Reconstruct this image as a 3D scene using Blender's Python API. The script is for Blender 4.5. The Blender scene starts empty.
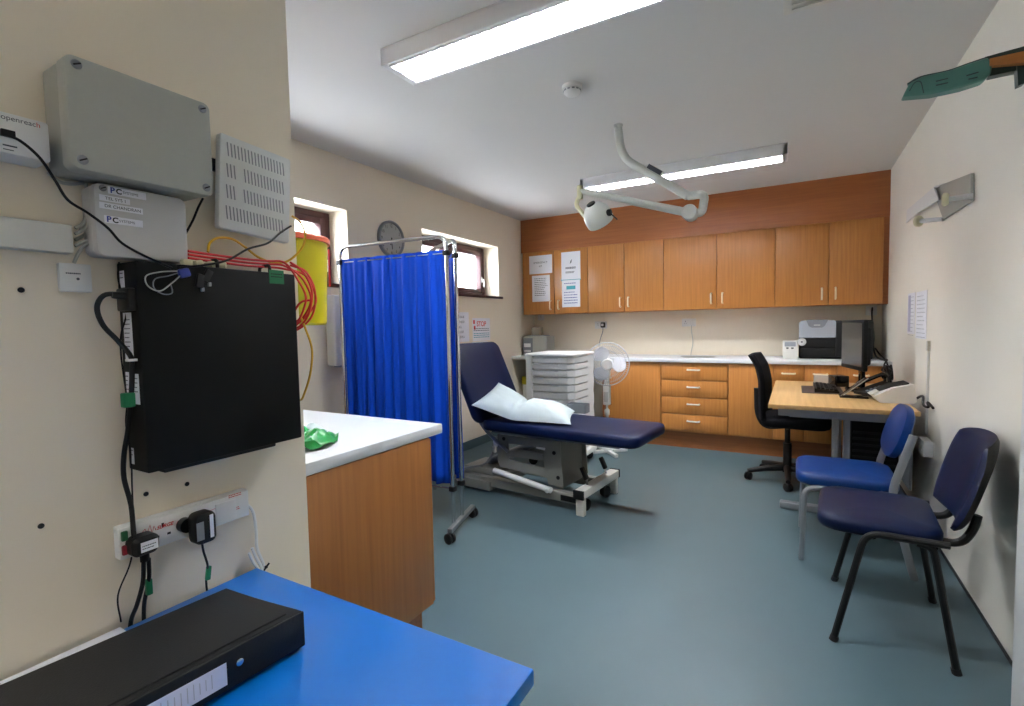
import bpy, bmesh, math, random
from math import pi, sin, cos, radians
from mathutils import Vector, Matrix, Euler
random.seed(7)
SC = bpy.context.scene
COL = SC.collection
H = 2.52            # ceiling
XR = 0.694          # right wall
XL = -2.90          # left wall
XP = -1.08          # face of the wall that carries the comms boxes
YP = 0.82           # its far end
YB = 5.67           # back wall
CAMZ = 1.2607
F, YAW, PITCH, ROLL = 496.74, -0.5188, -0.0555, -0.0202

# ------------------------------------------------------------------ camera
fw = Vector((sin(YAW)*cos(PITCH), cos(YAW)*cos(PITCH), sin(PITCH)))
r0 = Vector((cos(YAW), -sin(YAW), 0)); u0 = r0.cross(fw)
rt = cos(ROLL)*r0 + sin(ROLL)*u0
up = -sin(ROLL)*r0 + cos(ROLL)*u0
cd = bpy.data.cameras.new('camera'); cam = bpy.data.objects.new('camera', cd); COL.objects.link(cam)
cam.matrix_world = Matrix(((rt.x, up.x, -fw.x, 0), (rt.y, up.y, -fw.y, 0), (rt.z, up.z, -fw.z, CAMZ), (0, 0, 0, 1)))
cd.sensor_fit = 'HORIZONTAL'; cd.sensor_width = 36; cd.lens = F/1024*36; cd.clip_start = .02
SC.camera = cam
SC.view_settings.view_transform = 'Standard'; SC.view_settings.look = 'None'
SC.view_settings.exposure = 1.42; SC.view_settings.gamma = 1; SC.view_settings.use_curve_mapping = False

# ------------------------------------------------------------------ materials
def lin(c):
    return tuple((x/255/12.92 if x/255 <= .04045 else ((x/255+.055)/1.055)**2.4) for x in c)
def mat(name, rgb, rough=.5, metal=0., var=.06, nscale=30., bump=0., emit=None, estr=0., coat=0., spec=.5, trans=0.):
    m = bpy.data.materials.new(name); m.use_nodes = True
    nt = m.node_tree; b = nt.nodes['Principled BSDF']
    c = lin(rgb)
    tc = nt.nodes.new('ShaderNodeTexCoord')
    n = nt.nodes.new('ShaderNodeTexNoise'); n.inputs['Scale'].default_value = nscale; n.inputs['Detail'].default_value = 3
    nt.links.new(tc.outputs['Object'], n.inputs['Vector'])
    mx = nt.nodes.new('ShaderNodeMix'); mx.data_type = 'RGBA'
    mx.inputs[6].default_value = (*[max(0, x*(1-var)) for x in c], 1); mx.inputs[7].default_value = (*[min(1, x*(1+var)) for x in c], 1)
    nt.links.new(n.outputs['Fac'], mx.inputs[0]); nt.links.new(mx.outputs[2], b.inputs['Base Color'])
    b.inputs['Roughness'].default_value = rough; b.inputs['Metallic'].default_value = metal
    b.inputs['Coat Weight'].default_value = coat; b.inputs['Specular IOR Level'].default_value = spec
    b.inputs['Transmission Weight'].default_value = trans
    if bump:
        bp = nt.nodes.new('ShaderNodeBump'); bp.inputs['Strength'].default_value = bump; bp.inputs['Distance'].default_value = .002
        nt.links.new(n.outputs['Fac'], bp.inputs['Height']); nt.links.new(bp.outputs['Normal'], b.inputs['Normal'])
    if emit:
        b.inputs['Emission Color'].default_value = (*lin(emit), 1); b.inputs['Emission Strength'].default_value = estr
    return m
def wood(name, c1, c2, axis='z', scale=1., rough=.38):
    m = bpy.data.materials.new(name); m.use_nodes = True
    nt = m.node_tree; b = nt.nodes['Principled BSDF']
    tc = nt.nodes.new('ShaderNodeTexCoord'); mp = nt.nodes.new('ShaderNodeMapping')
    s = {'z': (60, 60, 2.2), 'x': (2.2, 60, 60), 'y': (60, 2.2, 60)}[axis]
    mp.inputs['Scale'].default_value = [v*scale for v in s]
    n = nt.nodes.new('ShaderNodeTexNoise'); n.inputs['Scale'].default_value = 1.; n.inputs['Detail'].default_value = 5; n.inputs['Roughness'].default_value = .6
    r = nt.nodes.new('ShaderNodeValToRGB')
    r.color_ramp.elements[0].position = .3; r.color_ramp.elements[1].position = .7
    r.color_ramp.elements[0].color = (*lin(c1), 1); r.color_ramp.elements[1].color = (*lin(c2), 1)
    nt.links.new(tc.outputs['Object'], mp.inputs['Vector']); nt.links.new(mp.outputs['Vector'], n.inputs['Vector'])
    nt.links.new(n.outputs['Fac'], r.inputs['Fac']); nt.links.new(r.outputs['Color'], b.inputs['Base Color'])
    b.inputs['Roughness'].default_value = rough
    return m
def clear(name, rgb, alpha, rough=.1):
    """thin see-through pane: mostly transparent, a little gloss"""
    m = bpy.data.materials.new(name); m.use_nodes = True
    nt = m.node_tree; nt.nodes.clear()
    o = nt.nodes.new('ShaderNodeOutputMaterial'); t = nt.nodes.new('ShaderNodeBsdfTransparent'); p = nt.nodes.new('ShaderNodeBsdfPrincipled')
    p.inputs['Base Color'].default_value = (*lin(rgb), 1); p.inputs['Roughness'].default_value = rough
    n = nt.nodes.new('ShaderNodeTexNoise'); n.inputs['Scale'].default_value = 20
    mr = nt.nodes.new('ShaderNodeMapRange'); mr.inputs[3].default_value = alpha*.95; mr.inputs[4].default_value = alpha*1.05
    x = nt.nodes.new('ShaderNodeMixShader')
    nt.links.new(n.outputs['Fac'], mr.inputs[0]); nt.links.new(mr.outputs[0], x.inputs[0])
    nt.links.new(t.outputs[0], x.inputs[1]); nt.links.new(p.outputs[0], x.inputs[2]); nt.links.new(x.outputs[0], o.inputs[0])
    return m
M = {
 'wall': mat('wall_paint', (236, 225, 205), .6, var=.03, nscale=3, spec=.3),
 'wall_r': mat('wall_paint_satin', (240, 236, 224), .38, var=.03, nscale=3, spec=.45),
 'ceil': mat('ceiling_paint', (218, 217, 215), .75, var=.02, nscale=2, spec=.2),
 'floor': mat('vinyl_floor', (72, 92, 98), .42, var=.07, nscale=5, bump=.02, spec=.4),
 'cove': mat('vinyl_cove', (72, 92, 98), .42, var=.05, nscale=6),
 'black_trim': mat('black_trim', (25, 25, 28), .5),
 'oak': wood('cupboard_oak', (174, 112, 52), (194, 130, 65), 'z'),
 'oak_h': wood('panel_oak', (150, 86, 42), (170, 102, 52), 'x'),
 'oak_dark': wood('plinth_oak', (130, 76, 38), (150, 92, 48), 'x'),
 'oak_panel': wood('end_panel_oak', (140, 88, 42), (160, 104, 52), 'z'),
 'desk': wood('desk_beech', (184, 146, 94), (204, 166, 112), 'y', .6),
 'lamwhite': mat('white_laminate', (214, 217, 221), .3, var=.015),
 'tableblue': mat('blue_laminate', (2, 96, 176), .3, var=.04, nscale=60, spec=.35),
 'white': mat('white_plastic', (228, 228, 226), .4, var=.02),
 'offwhite': mat('off_white_plastic', (210, 208, 200), .45, var=.02),
 'whitemetal': mat('white_enamel', (232, 232, 234), .35, var=.01),
 'greybox': mat('grey_plastic', (166, 167, 158), .42, var=.03, nscale=80),
 'framegrey': mat('grey_frame_enamel', (124, 124, 118), .45, var=.03, nscale=80),
 'lightgrey': mat('pale_grey_plastic', (196, 195, 194), .42, var=.02),
 'midgrey': mat('mid_grey_plastic', (120, 124, 130), .45, var=.03),
 'black': mat('black_plastic', (9, 9, 10), .45, var=.1, spec=.35),
 'blackm': mat('black_matt', (8, 8, 8), .6, var=.1, spec=.2),
 'blackg': mat('black_gloss', (10, 10, 12), .15, var=.1),
 'binder': mat('black_binder_board', (19, 19, 20), .6, var=.15, nscale=300, bump=.25, spec=.3),
 'mesh': mat('black_chair_fabric', (17, 17, 22), .85, var=.25, nscale=400, bump=.4, spec=.15),
 'rubber': mat('black_rubber', (18, 18, 19), .7),
 'chrome': mat('chrome', (205, 208, 212), .18, 1., var=.02),
 'steel': mat('brushed_steel', (170, 172, 176), .35, 1., var=.04),
 'alu': mat('grey_painted_metal', (140, 143, 148), .4, .5, var=.03),
 'silver': mat('silver_plastic', (176, 182, 192), .35, .2, var=.02),
 'vinyl_navy': mat('navy_vinyl', (5, 17, 48), .40, spec=.14, var=.08, nscale=40, bump=.03),
 'vinyl_couch': mat('dark_blue_vinyl', (5, 18, 52), .42, spec=.14, var=.08, nscale=40, bump=.03),
 'vinyl_blue': mat('bright_blue_vinyl', (2, 42, 98), .38, spec=.2, var=.06, nscale=40, bump=.03),
 'curtain': mat('blue_curtain', (9, 66, 184), .6, var=.06, nscale=60, spec=.12),
 'cotton': mat('white_pillow_cotton', (196, 209, 212), .8, var=.02, nscale=20, bump=.1),
 'paper': mat('paper', (234, 235, 242), .6, var=.01),
 'ink': mat('print_ink', (70, 74, 84), .7),
 'inkblue': mat('print_blue', (40, 60, 150), .6),
 'lilac': mat('print_lilac', (176, 172, 196), .6),
 'inkteal': mat('print_teal', (60, 160, 175), .6),
 'inkred': mat('print_red', (205, 45, 50), .6),
 'green': mat('green_plastic_bag', (12, 126, 52), .3, var=.12, nscale=25),
 'greentag': mat('green_tape', (18, 120, 76), .5),
 'greensw': mat('green_switch', (20, 92, 52), .35),
 'redsw': mat('dark_red_switch', (130, 22, 34), .3),
 'bluetag': mat('blue_tape', (40, 60, 150), .5),
 'red': mat('red_cable', (214, 34, 44), .4),
 'yellowc': mat('yellow_cable', (214, 164, 30), .4),
 'greyc': mat('grey_cable', (172, 172, 164), .5),
 'binyellow': mat('yellow_bin_plastic', (180, 168, 16), .35, var=.03),
 'binred': mat('orange_lid_plastic', (226, 106, 76), .4),
 'mahog': mat('mahogany_frame', (66, 26, 30), .4, var=.15, nscale=60),
 'teal': mat('teal_plastic', (78, 128, 118), .4, var=.05),
 'tealdark': mat('dark_teal_plastic', (18, 48, 48), .4, var=.05),
 'stripwood': wood('orange_wood_strip', (170, 104, 48), (190, 124, 60), 'x'),
 'lampgrey': mat('lamp_enamel', (206, 208, 202), .3, var=.02),
 'ivory': mat('ivory_rubber', (206, 202, 168), .5),
 'clockface': mat('clock_face', (176, 176, 172), .45),
 'brass': mat('cream_handle_metal', (238, 226, 200), .3, .25, var=.03),
 'handle_white': mat('pale_handle_metal', (236, 236, 232), .28, .25, var=.02),
 'leather': mat('dark_brown_mat', (46, 32, 30), .5, var=.1),
 'glass': clear('window_glass', (240, 246, 255), .06, .05),
 'fanwire': clear('fan_guard_white', (238, 240, 246), .5, .4),
 'blade': clear('fan_blade_translucent', (236, 238, 246), .72, .3),
 'clearbox': clear('clear_acrylic', (220, 214, 206), .4, .1),
 'screen': mat('monitor_screen', (22, 23, 26), .2),
 'tubeA': mat('lit_tube', (255, 255, 255), .5, emit=(246, 250, 255), estr=80.),
 'tubeB': mat('lit_tube_dim', (255, 255, 255), .5, emit=(248, 250, 254), estr=100.),
 'tubeFill': mat('fill_tube_rear', (255, 255, 255), .5, emit=(252, 250, 246), estr=22.),
 'louvre': mat('louvre_grey', (22, 26, 34), .3, var=.01),
}

# ------------------------------------------------------------------ mesh builder
def rr(w, h, r, n=5):
    r = max(min(r, w/2-1e-5, h/2-1e-5), 1e-5)
    out = []
    for cx, cy, a0 in ((w/2-r, h/2-r, 0), (-w/2+r, h/2-r, pi/2), (-w/2+r, -h/2+r, pi), (w/2-r, -h/2+r, 1.5*pi)):
        for k in range(n+1):
            a = a0 + pi/2*k/n
            out.append((cx+r*cos(a), cy+r*sin(a)))
    return out
def frame(o, right, upv):
    r = Vector(right).normalized(); u = Vector(upv).normalized(); n = r.cross(u)
    return Matrix(((r.x, u.x, n.x, o[0]), (r.y, u.y, n.y, o[1]), (r.z, u.z, n.z, o[2]), (0, 0, 0, 1)))
def catmull(pts, k=6):
    P = [Vector(p) for p in pts]
    if len(P) < 3: return P
    Q = [P[0]*2-P[1]] + P + [P[-1]*2-P[-2]]
    out = []
    for i in range(1, len(Q)-2):
        a, b, c, d = Q[i-1:i+3]
        for j in range(k):
            t = j/k
            out.append(.5*((2*b)+(c-a)*t+(2*a-5*b+4*c-d)*t*t+(3*b-a-3*c+d)*t**3))
    out.append(P[-1]); return out
def fillet(pts, r, k=5):
    P = [Vector(p) for p in pts]; out = [P[0]]
    for i in range(1, len(P)-1):
        a, b, c = P[i-1:i+2]
        d1 = (a-b); d2 = (c-b); rr_ = min(r, d1.length*.49, d2.length*.49)
        p = b+d1.normalized()*rr_; q = b+d2.normalized()*rr_
        for j in range(k+1):
            t = j/k
            out.append((1-t)**2*p+2*t*(1-t)*b+t*t*q)
    out.append(P[-1]); return out
class MB:
    def __init__(s): s.bm = bmesh.new(); s.T = Matrix()
    def v(s, p): return s.bm.verts.new(s.T @ Vector(p))
    def f(s, vs, mi=0):
        try:
            f = s.bm.faces.new(vs); f.material_index = mi; return f
        except ValueError: return None
    def box(s, c, size, bev=0, rot=None, mi=0, seg=2):
        R = (Euler(rot).to_matrix().to_4x4() if rot else Matrix())
        Mx = s.T @ Matrix.Translation(c) @ R @ Matrix.Diagonal((*size, 1))
        g = bmesh.ops.create_cube(s.bm, size=1, matrix=Mx)
        vs = g['verts']; fs = {f for v in vs for f in v.link_faces}
        for f in fs: f.material_index = mi
        if bev:
            es = list({e for v in vs for e in v.link_edges})
            b = bmesh.ops.bevel(s.bm, geom=es, offset=bev, segments=seg, profile=.5, affect='EDGES', clamp_overlap=True)
            for f in b['faces']: f.material_index = mi
        return s
    def bb(s, x0, y0, z0, x1, y1, z1, bev=0, mi=0, seg=2):
        return s.box(((x0+x1)/2, (y0+y1)/2, (z0+z1)/2), (abs(x1-x0), abs(y1-y0), abs(z1-z0)), bev, None, mi, seg)
    def loops(s, loops, mi=0, cap=True, closed=True):
        L = [[s.v(p) for p in lp] for lp in loops]
        for a, b in zip(L, L[1:]):
            n = len(a)
            for i in range(n if closed else n-1):
                j = (i+1) % n
                s.f([a[i], a[j], b[j], b[i]], mi)
        if cap:
            s.f(L[0][::-1], mi); s.f(L[-1], mi)
        return s
    def tube(s, pts, r, seg=8, mi=0, cap=True, flat=None):
        P = [Vector(p) for p in pts]; loops = []
        t0 = (P[1]-P[0]).normalized()
        ref = Vector((0, 0, 1)) if abs(t0.z) < .9 else Vector((1, 0, 0))
        n = t0.cross(ref).normalized()
        for i, p in enumerate(P):
            t = ((P[min(i+1, len(P)-1)]-P[max(i-1, 0)]))
            t = t.normalized() if t.length > 1e-9 else t0
            n = (n - t*n.dot(t)); n = n.normalized() if n.length > 1e-6 else t.orthogonal().normalized()
            b = t.cross(n)
            rad = r[i] if isinstance(r, (list, tuple)) else r
            ra, rb = (rad, rad) if flat is None else (rad, rad*flat)
            loops.append([p+n*ra*cos(2*pi*k/seg)+b*rb*sin(2*pi*k/seg) for k in range(seg)])
        return s.loops(loops, mi, cap)
    def lathe(s, prof, c=(0, 0, 0), R=None, seg=24, mi=0, cap=True):
        R = R or Matrix.Identity(3)
        lp = [[Vector(c)+R @ Vector((r*cos(2*pi*k/seg), r*sin(2*pi*k/seg), z)) for k in range(seg)] for r, z in prof]
        return s.loops(lp, mi, cap)
    def slab(s, c, w, h, levels, rad, R=None, mi=0, n=5):
        """rounded-rectangle loops: levels = [(inset, z)]"""
        R = R or Matrix.Identity(3)
        lp = [[Vector(c)+R @ Vector((x, y, z)) for x, y in rr(w-2*d, h-2*d, max(rad-d, .001), n)] for d, z in levels]
        return s.loops(lp, mi)
    def cushion(s, c, w, h, t, rad, e, R=None, mi=0, dome=0.):
        lv = [(e, 0), (e*.3, e*.3), (0, e), (0, t-e), (e*.3, t-e*.3), (e, t)]
        if dome: lv += [(min(w, h)*.2, t+dome*.7), (min(w, h)*.4, t+dome)]
        return s.slab(c, w, h, lv, rad, R, mi)
    def prism(s, poly, t, fr, mi=0, bev=0):
        a = [fr @ Vector((x, y, 0)) for x, y in poly]; b = [fr @ Vector((x, y, t)) for x, y in poly]
        return s.loops([a, b], mi)
    def quad(s, fr, w, h, mi=0, x=0, y=0, z=0):
        s.f([s.v(fr @ Vector(p)) for p in ((x-w/2, y-h/2, z), (x+w/2, y-h/2, z), (x+w/2, y+h/2, z), (x-w/2, y+h/2, z))], mi); return s
    def sheet(s, fr, w, h, t=.0006, mi=0, x=0, y=0, z=0):
        return s.loops([[fr @ Vector((x+a*w/2, y+b*h/2, z+k)) for a, b in ((-1, -1), (1, -1), (1, 1), (-1, 1))] for k in (0, t)], mi)
    def grid(s, fn, nu, nv, mi=0, thick=None):
        V = [[s.v(fn(i/nu, j/nv)) for j in range(nv+1)] for i in range(nu+1)]
        for i in range(nu):
            for j in range(nv): s.f([V[i][j], V[i+1][j], V[i+1][j+1], V[i][j+1]], mi)
        return s
    def text(s, body, size, fr, x=0, y=0, z=.0008, mi=0, align='LEFT', shear=0., bold=0.):
        c = bpy.data.curves.new('t', 'FONT'); c.body = body; c.size = size; c.align_x = align; c.shear = shear; c.offset = bold*size
        c.fill_mode = 'FRONT'
        o = bpy.data.objects.new('t', c); COL.objects.link(o)
        bpy.context.view_layer.update()
        me = bpy.data.meshes.new_from_object(o.evaluated_get(bpy.context.evaluated_depsgraph_get()))
        vs = [s.v(fr @ Vector((v.co.x+x, v.co.y+y, z))) for v in me.vertices]
        for p in me.polygons: s.f([vs[i] for i in p.vertices], mi)
        bpy.data.objects.remove(o); bpy.data.curves.remove(c); bpy.data.meshes.remove(me)
        return s
    def lines(s, fr, x0, x1, ys, h, mi=0, z=.001, ragged=.3):
        """rows of printed text drawn as word-length strokes"""
        for y in ys:
            x = x0; end = x1-random.random()*ragged*(x1-x0)
            while x < end:
                w = min(random.uniform(.06, .16)*(x1-x0), end-x)
                s.quad(fr, w, h, mi, x+w/2, y, z); x += w+.025*(x1-x0)
        return s
    def build(s, name, mats, parent=None, world=False, angle=35, flip=False):
        bm = s.bm
        bmesh.ops.recalc_face_normals(bm, faces=bm.faces)
        me = bpy.data.meshes.new(name)
        loc = Vector((0, 0, 0))
        if parent is None:
            xs = [v.co.x for v in bm.verts]; ys = [v.co.y for v in bm.verts]; zs = [v.co.z for v in bm.verts]
            loc = Vector(((min(xs)+max(xs))/2, (min(ys)+max(ys))/2, min(zs)))
            bmesh.ops.translate(bm, verts=bm.verts, vec=-loc)
        elif world:
            p = parent
            while p: bmesh.ops.translate(bm, verts=bm.verts, vec=-p.location); p = p.parent
        bm.to_mesh(me); bm.free()
        for m in (mats if isinstance(mats, (list, tuple)) else [mats]): me.materials.append(M[m] if isinstance(m, str) else m)
        for p in me.polygons: p.use_smooth = True
        me.set_sharp_from_angle(angle=radians(angle))
        o = bpy.data.objects.new(name, me); COL.objects.link(o); o.location = loc
        if parent: o.parent = parent
        return o
def tag(o, label, cat, group=None):
    o['label'] = label; o['category'] = cat
    if group: o['group'] = group
    return o
def thing(name, label, cat, loc=(0, 0, 0), rotz=0., group=None):
    o = bpy.data.objects.new(name, None); COL.objects.link(o); o.empty_display_size = .05
    o.location = loc; o.rotation_euler = (0, 0, rotz)
    return tag(o, label, cat, group)
def struct(o): o['kind'] = 'structure'; return o
def copy_tree(o, parent=None):
    c = o.copy(); COL.objects.link(c)
    if parent: c.parent = parent
    for ch in list(o.children): copy_tree(ch, c)
    return c
def look(px, py):
    return (fw + rt*((px-512)/F) - up*((py-353)/F))
def at(px, py, x=None, y=None, z=None):
    """the point of a wall, floor or table plane that the photograph shows there"""
    d = look(px, py); o = Vector((0, 0, CAMZ))
    t = (x-o.x)/d.x if x is not None else (y-o.y)/d.y if y is not None else (z-o.z)/d.z
    return o+d*t
WPX = lambda o: frame(o, (0, 1, 0), (0, 0, 1))       # on a wall facing +x
WNX = lambda o: frame(o, (0, -1, 0), (0, 0, 1))      # on a wall facing -x
WNY = lambda o: frame(o, (1, 0, 0), (0, 0, 1))       # on a wall facing -y
TOP = lambda o, a=0: frame(o, (cos(a), sin(a), 0), (-sin(a), cos(a), 0))
ROTY = lambda a: Matrix.Rotation(a, 3, 'Y')
ROTX = lambda a: Matrix.Rotation(a, 3, 'X')
ROTZ = lambda a: Matrix.Rotation(a, 3, 'Z')

# ------------------------------------------------------------------ world
w = bpy.data.worlds.new('overcast_sky'); SC.world = w; w.use_nodes = True
bg = w.node_tree.nodes['Background']
wtc = w.node_tree.nodes.new('ShaderNodeTexCoord'); wsep = w.node_tree.nodes.new('ShaderNodeSeparateXYZ'); wr = w.node_tree.nodes.new('ShaderNodeValToRGB')
wr.color_ramp.elements[0].position = .35; wr.color_ramp.elements[0].color = (.75, .80, .86, 1)
wr.color_ramp.elements[1].position = .8; wr.color_ramp.elements[1].color = (.90, .95, 1, 1)
wmr = w.node_tree.nodes.new('ShaderNodeMapRange'); wmr.inputs[1].default_value = -1
w.node_tree.links.new(wtc.outputs['Generated'], wsep.inputs[0]); w.node_tree.links.new(wsep.outputs[2], wmr.inputs[0])
w.node_tree.links.new(wmr.outputs[0], wr.inputs[0]); w.node_tree.links.new(wr.outputs[0], bg.inputs[0])
bg.inputs[1].default_value = 10.

# ------------------------------------------------------------------ room shell
Y0 = -1.6
struct(MB().bb(XL-.3, Y0-.1, -.1, XR+.1, YB+.1, 0).build('floor', 'floor'))
struct(MB().bb(XL-.3, Y0-.1, H, XR+.1, YB+.1, H+.1).build('ceiling', 'ceil'))
struct(MB().bb(XL-.3, YB, 0, XR+.1, YB+.1, H).build('wall_back', 'wall'))
struct(MB().bb(XR, Y0-.1, 0, XR+.1, YB, H).build('wall_right', 'wall_r'))
struct(MB().bb(XL-.3, Y0-.1, 0, XR, Y0, H).build('wall_front', 'wall'))
wp = struct(MB().bb(XL, Y0, 0, XP, YP, H).build('wall_partition', 'wall'))
WZ0, WZ1 = 1.575, 2.14
W1 = (1.30, 2.65); W2 = (3.50, 4.81)
wl = MB()
for a, b, c, d in ((Y0-.1, YB, 0, WZ0), (Y0-.1, YB, WZ1, H), (Y0-.1, W1[0], WZ0, WZ1), (W1[1], W2[0], WZ0, WZ1), (W2[1], YB, WZ0, WZ1)):
    wl.bb(XL-.3, a, c, XL, b, d)
struct(wl.build('wall_left', 'wall'))
# dark screw holes left in the comms wall
for px, py in ((21, 290), (146, 494), (187, 484), (41, 526)):
    p = at(px, py, x=XP)
    MB().lathe([(.0045, 0), (.0045, .0008), (.002, .0008)], p, Matrix.Rotation(pi/2, 3, 'Y'), 12).build('screw_hole', 'black', wp, True)
# floor edging on the right: vinyl cove and the black capping strip
struct(MB().bb(XR-.006, 2.3, 0, XR, YB, .012).build('baseboard_right', 'black_trim'))
struct(MB().bb(XL, YP, 0, XL+.008, YB, .09, .002).build('baseboard_left', 'cove'))
# white door lining where the right wall meets the doorway
dl = struct(MB().bb(.612, 1.95, 0, XR, 2.11, 2.3, .004).bb(.600, 1.93, 0, .622, 1.99, 2.3, .003).build('trim_1', 'white'))
# windows
def window(n, y0, y1):
    fr = MB(); x0, x1 = XL-.26, XL-.19
    zb, zt, t = WZ0+.005, WZ1-.005, .05
    fr.bb(x0, y0, zb, x1, y0+t, zt, .004).bb(x0, y1-t, zb, x1, y1, zt, .004).bb(x0, y0+t, zb, x1, y1-t, zb+t, .004).bb(x0, y0+t, zt-t, x1, y1-t, zt, .004)
    ym = (y0+y1)/2-.03
    fr.bb(x0, ym-.03, zb+t, x1, ym+.03, zt-t, .004)
    win = struct(fr.build('window_%d' % n, 'mahog'))
    for a, b in ((y0+t, ym-.03), (ym+.03, y1-t)):
        s = MB(); q = .045; xa, xb = x0+.012, x1+.012
        s.bb(xa, a, zb+t, xb, a+q, zt-t, .004).bb(xa, b-q, zb+t, xb, b, zt-t, .004).bb(xa, a+q, zb+t, xb, b-q, zb+t+q, .004).bb(xa, a+q, zt-t-q, xb, b-q, zt-t, .004)
        so = s.build('sash', 'mahog', win, True)
        MB().bb(x0+.03, a+q, zb+t+q, x0+.036, b-q, zt-t-q).build('pane', 'glass', so, True)
        hz = zb+t+.12
        MB().bb(xb, b-q+.01, hz, xb+.008, b-.012, hz+.06, .003).tube(fillet([(xb+.006, b-.022, hz+.03), (xb+.03, b-.022, hz+.03), (xb+.03, b-.022, hz-.06)], .012), .006).build('window_handle', 'white', so, True)
    MB().bb(XL-.19, y0, WZ0-.001, XL+.018, y1, WZ0+.012).bb(XL, y0-.06, WZ0-.014, XL+.02, y1+.06, WZ0+.012, .004).build('window_sill', 'mahog', win, True)
window(1, *W1); window(2, *W2)
# timber bulkhead over the cupboards, plinth under the base units
struct(MB().bb(XL, 5.35, 2.13, XR, YB, H).bb(.655, 5.36, 1.38, XR, YB, 2.13).build('trim_2', 'oak_h'))
struct(MB().bb(-1.76, 5.14, 0, XR, 5.16, .165).build('trim_3', 'oak_dark'))

# ------------------------------------------------------------------ ceiling fittings
def ceiling_light(x0, x1, y0, y1, tube, label):
    zb = 2.44
    t = thing('ceiling_light', label, 'light', ((x0+x1)/2, (y0+y1)/2, zb), 0, 'fluorescent ceiling lights')
    h = MB().bb(x0, y0, 2.506, x1, y1, H, .003)
    for a, b in ((y0, y0+.012), (y1-.012, y1)): h.bb(x0, a, zb+.004, x1, b, 2.51, .002)
    for a, b in ((x0, x0+.03), (x1-.03, x1)): h.bb(a, y0, zb+.004, b, y1, 2.51, .002)
    h.build('housing', 'whitemetal', t, True)
    L = MB(); n = 26
    for k in range(n+1):
        x = x0+.035+(x1-x0-.07)*k/n
        L.bb(x-.0012, y0+.022, zb, x+.0012, y1-.022, zb+.032)
    ym = (y0+y1)/2
    L.build('louvre', 'louvre', t, True)
    for y in (y0+.018, ym-.003, y1-.024): MB().bb(x0+.03, y, zb, x1-.03, y+.006, zb+.034).build('reflector_strip', 'whitemetal', t, True)
    for y in (ym-.047, ym+.047):
        tb = MB().tube([(x0+.05, y, zb+.046), (x1-.05, y, zb+.046)], .013, 10).build('tube', tube, t, True)
    return t
ceiling_light(-1.64, -.07, 1.73, 1.95, 'tubeA', 'bright fluorescent ceiling light nearest the camera, glaring white')
ceiling_light(-1.64, -.06, 4.12, 4.33, 'tubeB', 'louvred fluorescent ceiling light in front of the wall cupboards, behind the lamp arm')
ceiling_light(-1.0, .5, -.75, -.53, 'tubeFill', 'unseen fluorescent ceiling light added behind the camera to brighten the comms wall')  # added fill fixture behind the camera, lifts the near comms wall
t = thing('smoke_detector', 'round white smoke detector on the ceiling', 'smoke detector', (-1.04, 2.52, H))
MB().lathe([(.052, 0), (.052, -.012), (.05, -.018), (.04, -.018)], seg=28).build('base', 'white', t)
hd = MB().lathe([(.043, -.018), (.045, -.022), (.045, -.034), (.034, -.046), (.02, -.05), (.001, -.05)], seg=28)
for k in range(12):
    a = 2*pi*k/12
    hd.box((.0448*cos(a), .0448*sin(a), -.028), (.003, .014, .007), 0, (0, 0, a), 1)
hd.build('sensor_head', ['white', 'midgrey'], t)
t = thing('ceiling_vent', 'pale grille set in the ceiling at the top edge', 'vent', (.12, 2.24, H))
MB().bb(-.175, -.19, -.01, .175, .17, 0, .003).build('frame', 'offwhite', t)
g = MB()
for k in range(9): g.box((0, -.15+.035*k, -.014), (.29, .02, .003), 0, (.5, 0, 0))
g.build('slats', 'offwhite', t)

# exam lamp on its jointed ceiling arm
t = thing('examination_lamp', 'jointed pale grey examination lamp hanging from the ceiling', 'lamp', (-.993, 3.16, H))
A = [(-.993, 3.16, H-.02), at(622, 158, y=3.16), at(688, 196, y=3.12), at(705, 194, y=3.10), at(702, 213, y=3.06), at(692, 213, y=3.04)]
MB().lathe([(.03, 0), (.03, -.012), (.022, -.02)], (0, 0, 0)).build('ceiling_mount', 'lampgrey', t)
MB().tube(fillet(A[:3], .12), .026, 14).build('upper_arm', 'lampgrey', t, True)
MB().tube(fillet([A[2], A[3], A[4], A[5]], .035), .024, 14).build('elbow', 'lampgrey', t, True)
B0 = at(690, 213, y=3.03); B1 = at(580, 191, y=2.86)
MB().tube([B0, B0+(B1-B0)*.5, B1], [.024, .022, .018], 14).build('lower_arm', 'lampgrey', t, True)
MB().lathe([(.001, -.04), (.04, -.04), (.044, -.034), (.044, .034), (.04, .04), (.001, .04)], B0, ROTX(pi/2), 24).build('joint', 'lampgrey', t, True)
pl = frame(at(648, 170, y=3.13)+Vector((0, -.024, .0)), A[2]-A[1], (A[2]-A[1]).cross(Vector((0, -1, 0)))*-1)
e = (Vector(A[2])-Vector(A[1])).normalized()
pc = at(655, 170, y=3.098)
plm = MB(); plm.T = frame(pc, e, Vector((0, -1, 0)).cross(e))
plm.box((0, .0, .0), (.112, .032, .02), .003).box((0, 0, .011), (.102, .026, .003), .001, None, 1)
plm.build('name_plate', ['lampgrey', 'ink'], t, True)
hc = at(598, 217, y=2.84)
MB().lathe([(.018, .03), (.018, -.05)], B1, None, 12).tube(fillet([B1+Vector((-.005, 0, -.03)), B1+Vector((-.03, 0, -.08)), hc+Vector((-.062, 0, -.01))], .03), .0135, 10).build('yoke', 'ivory', t, True)
ax = Vector((.25, .62, -.75)).normalized()       # points out of the reflector
R3 = ax.to_track_quat('Z', 'Y').to_matrix()
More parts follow.
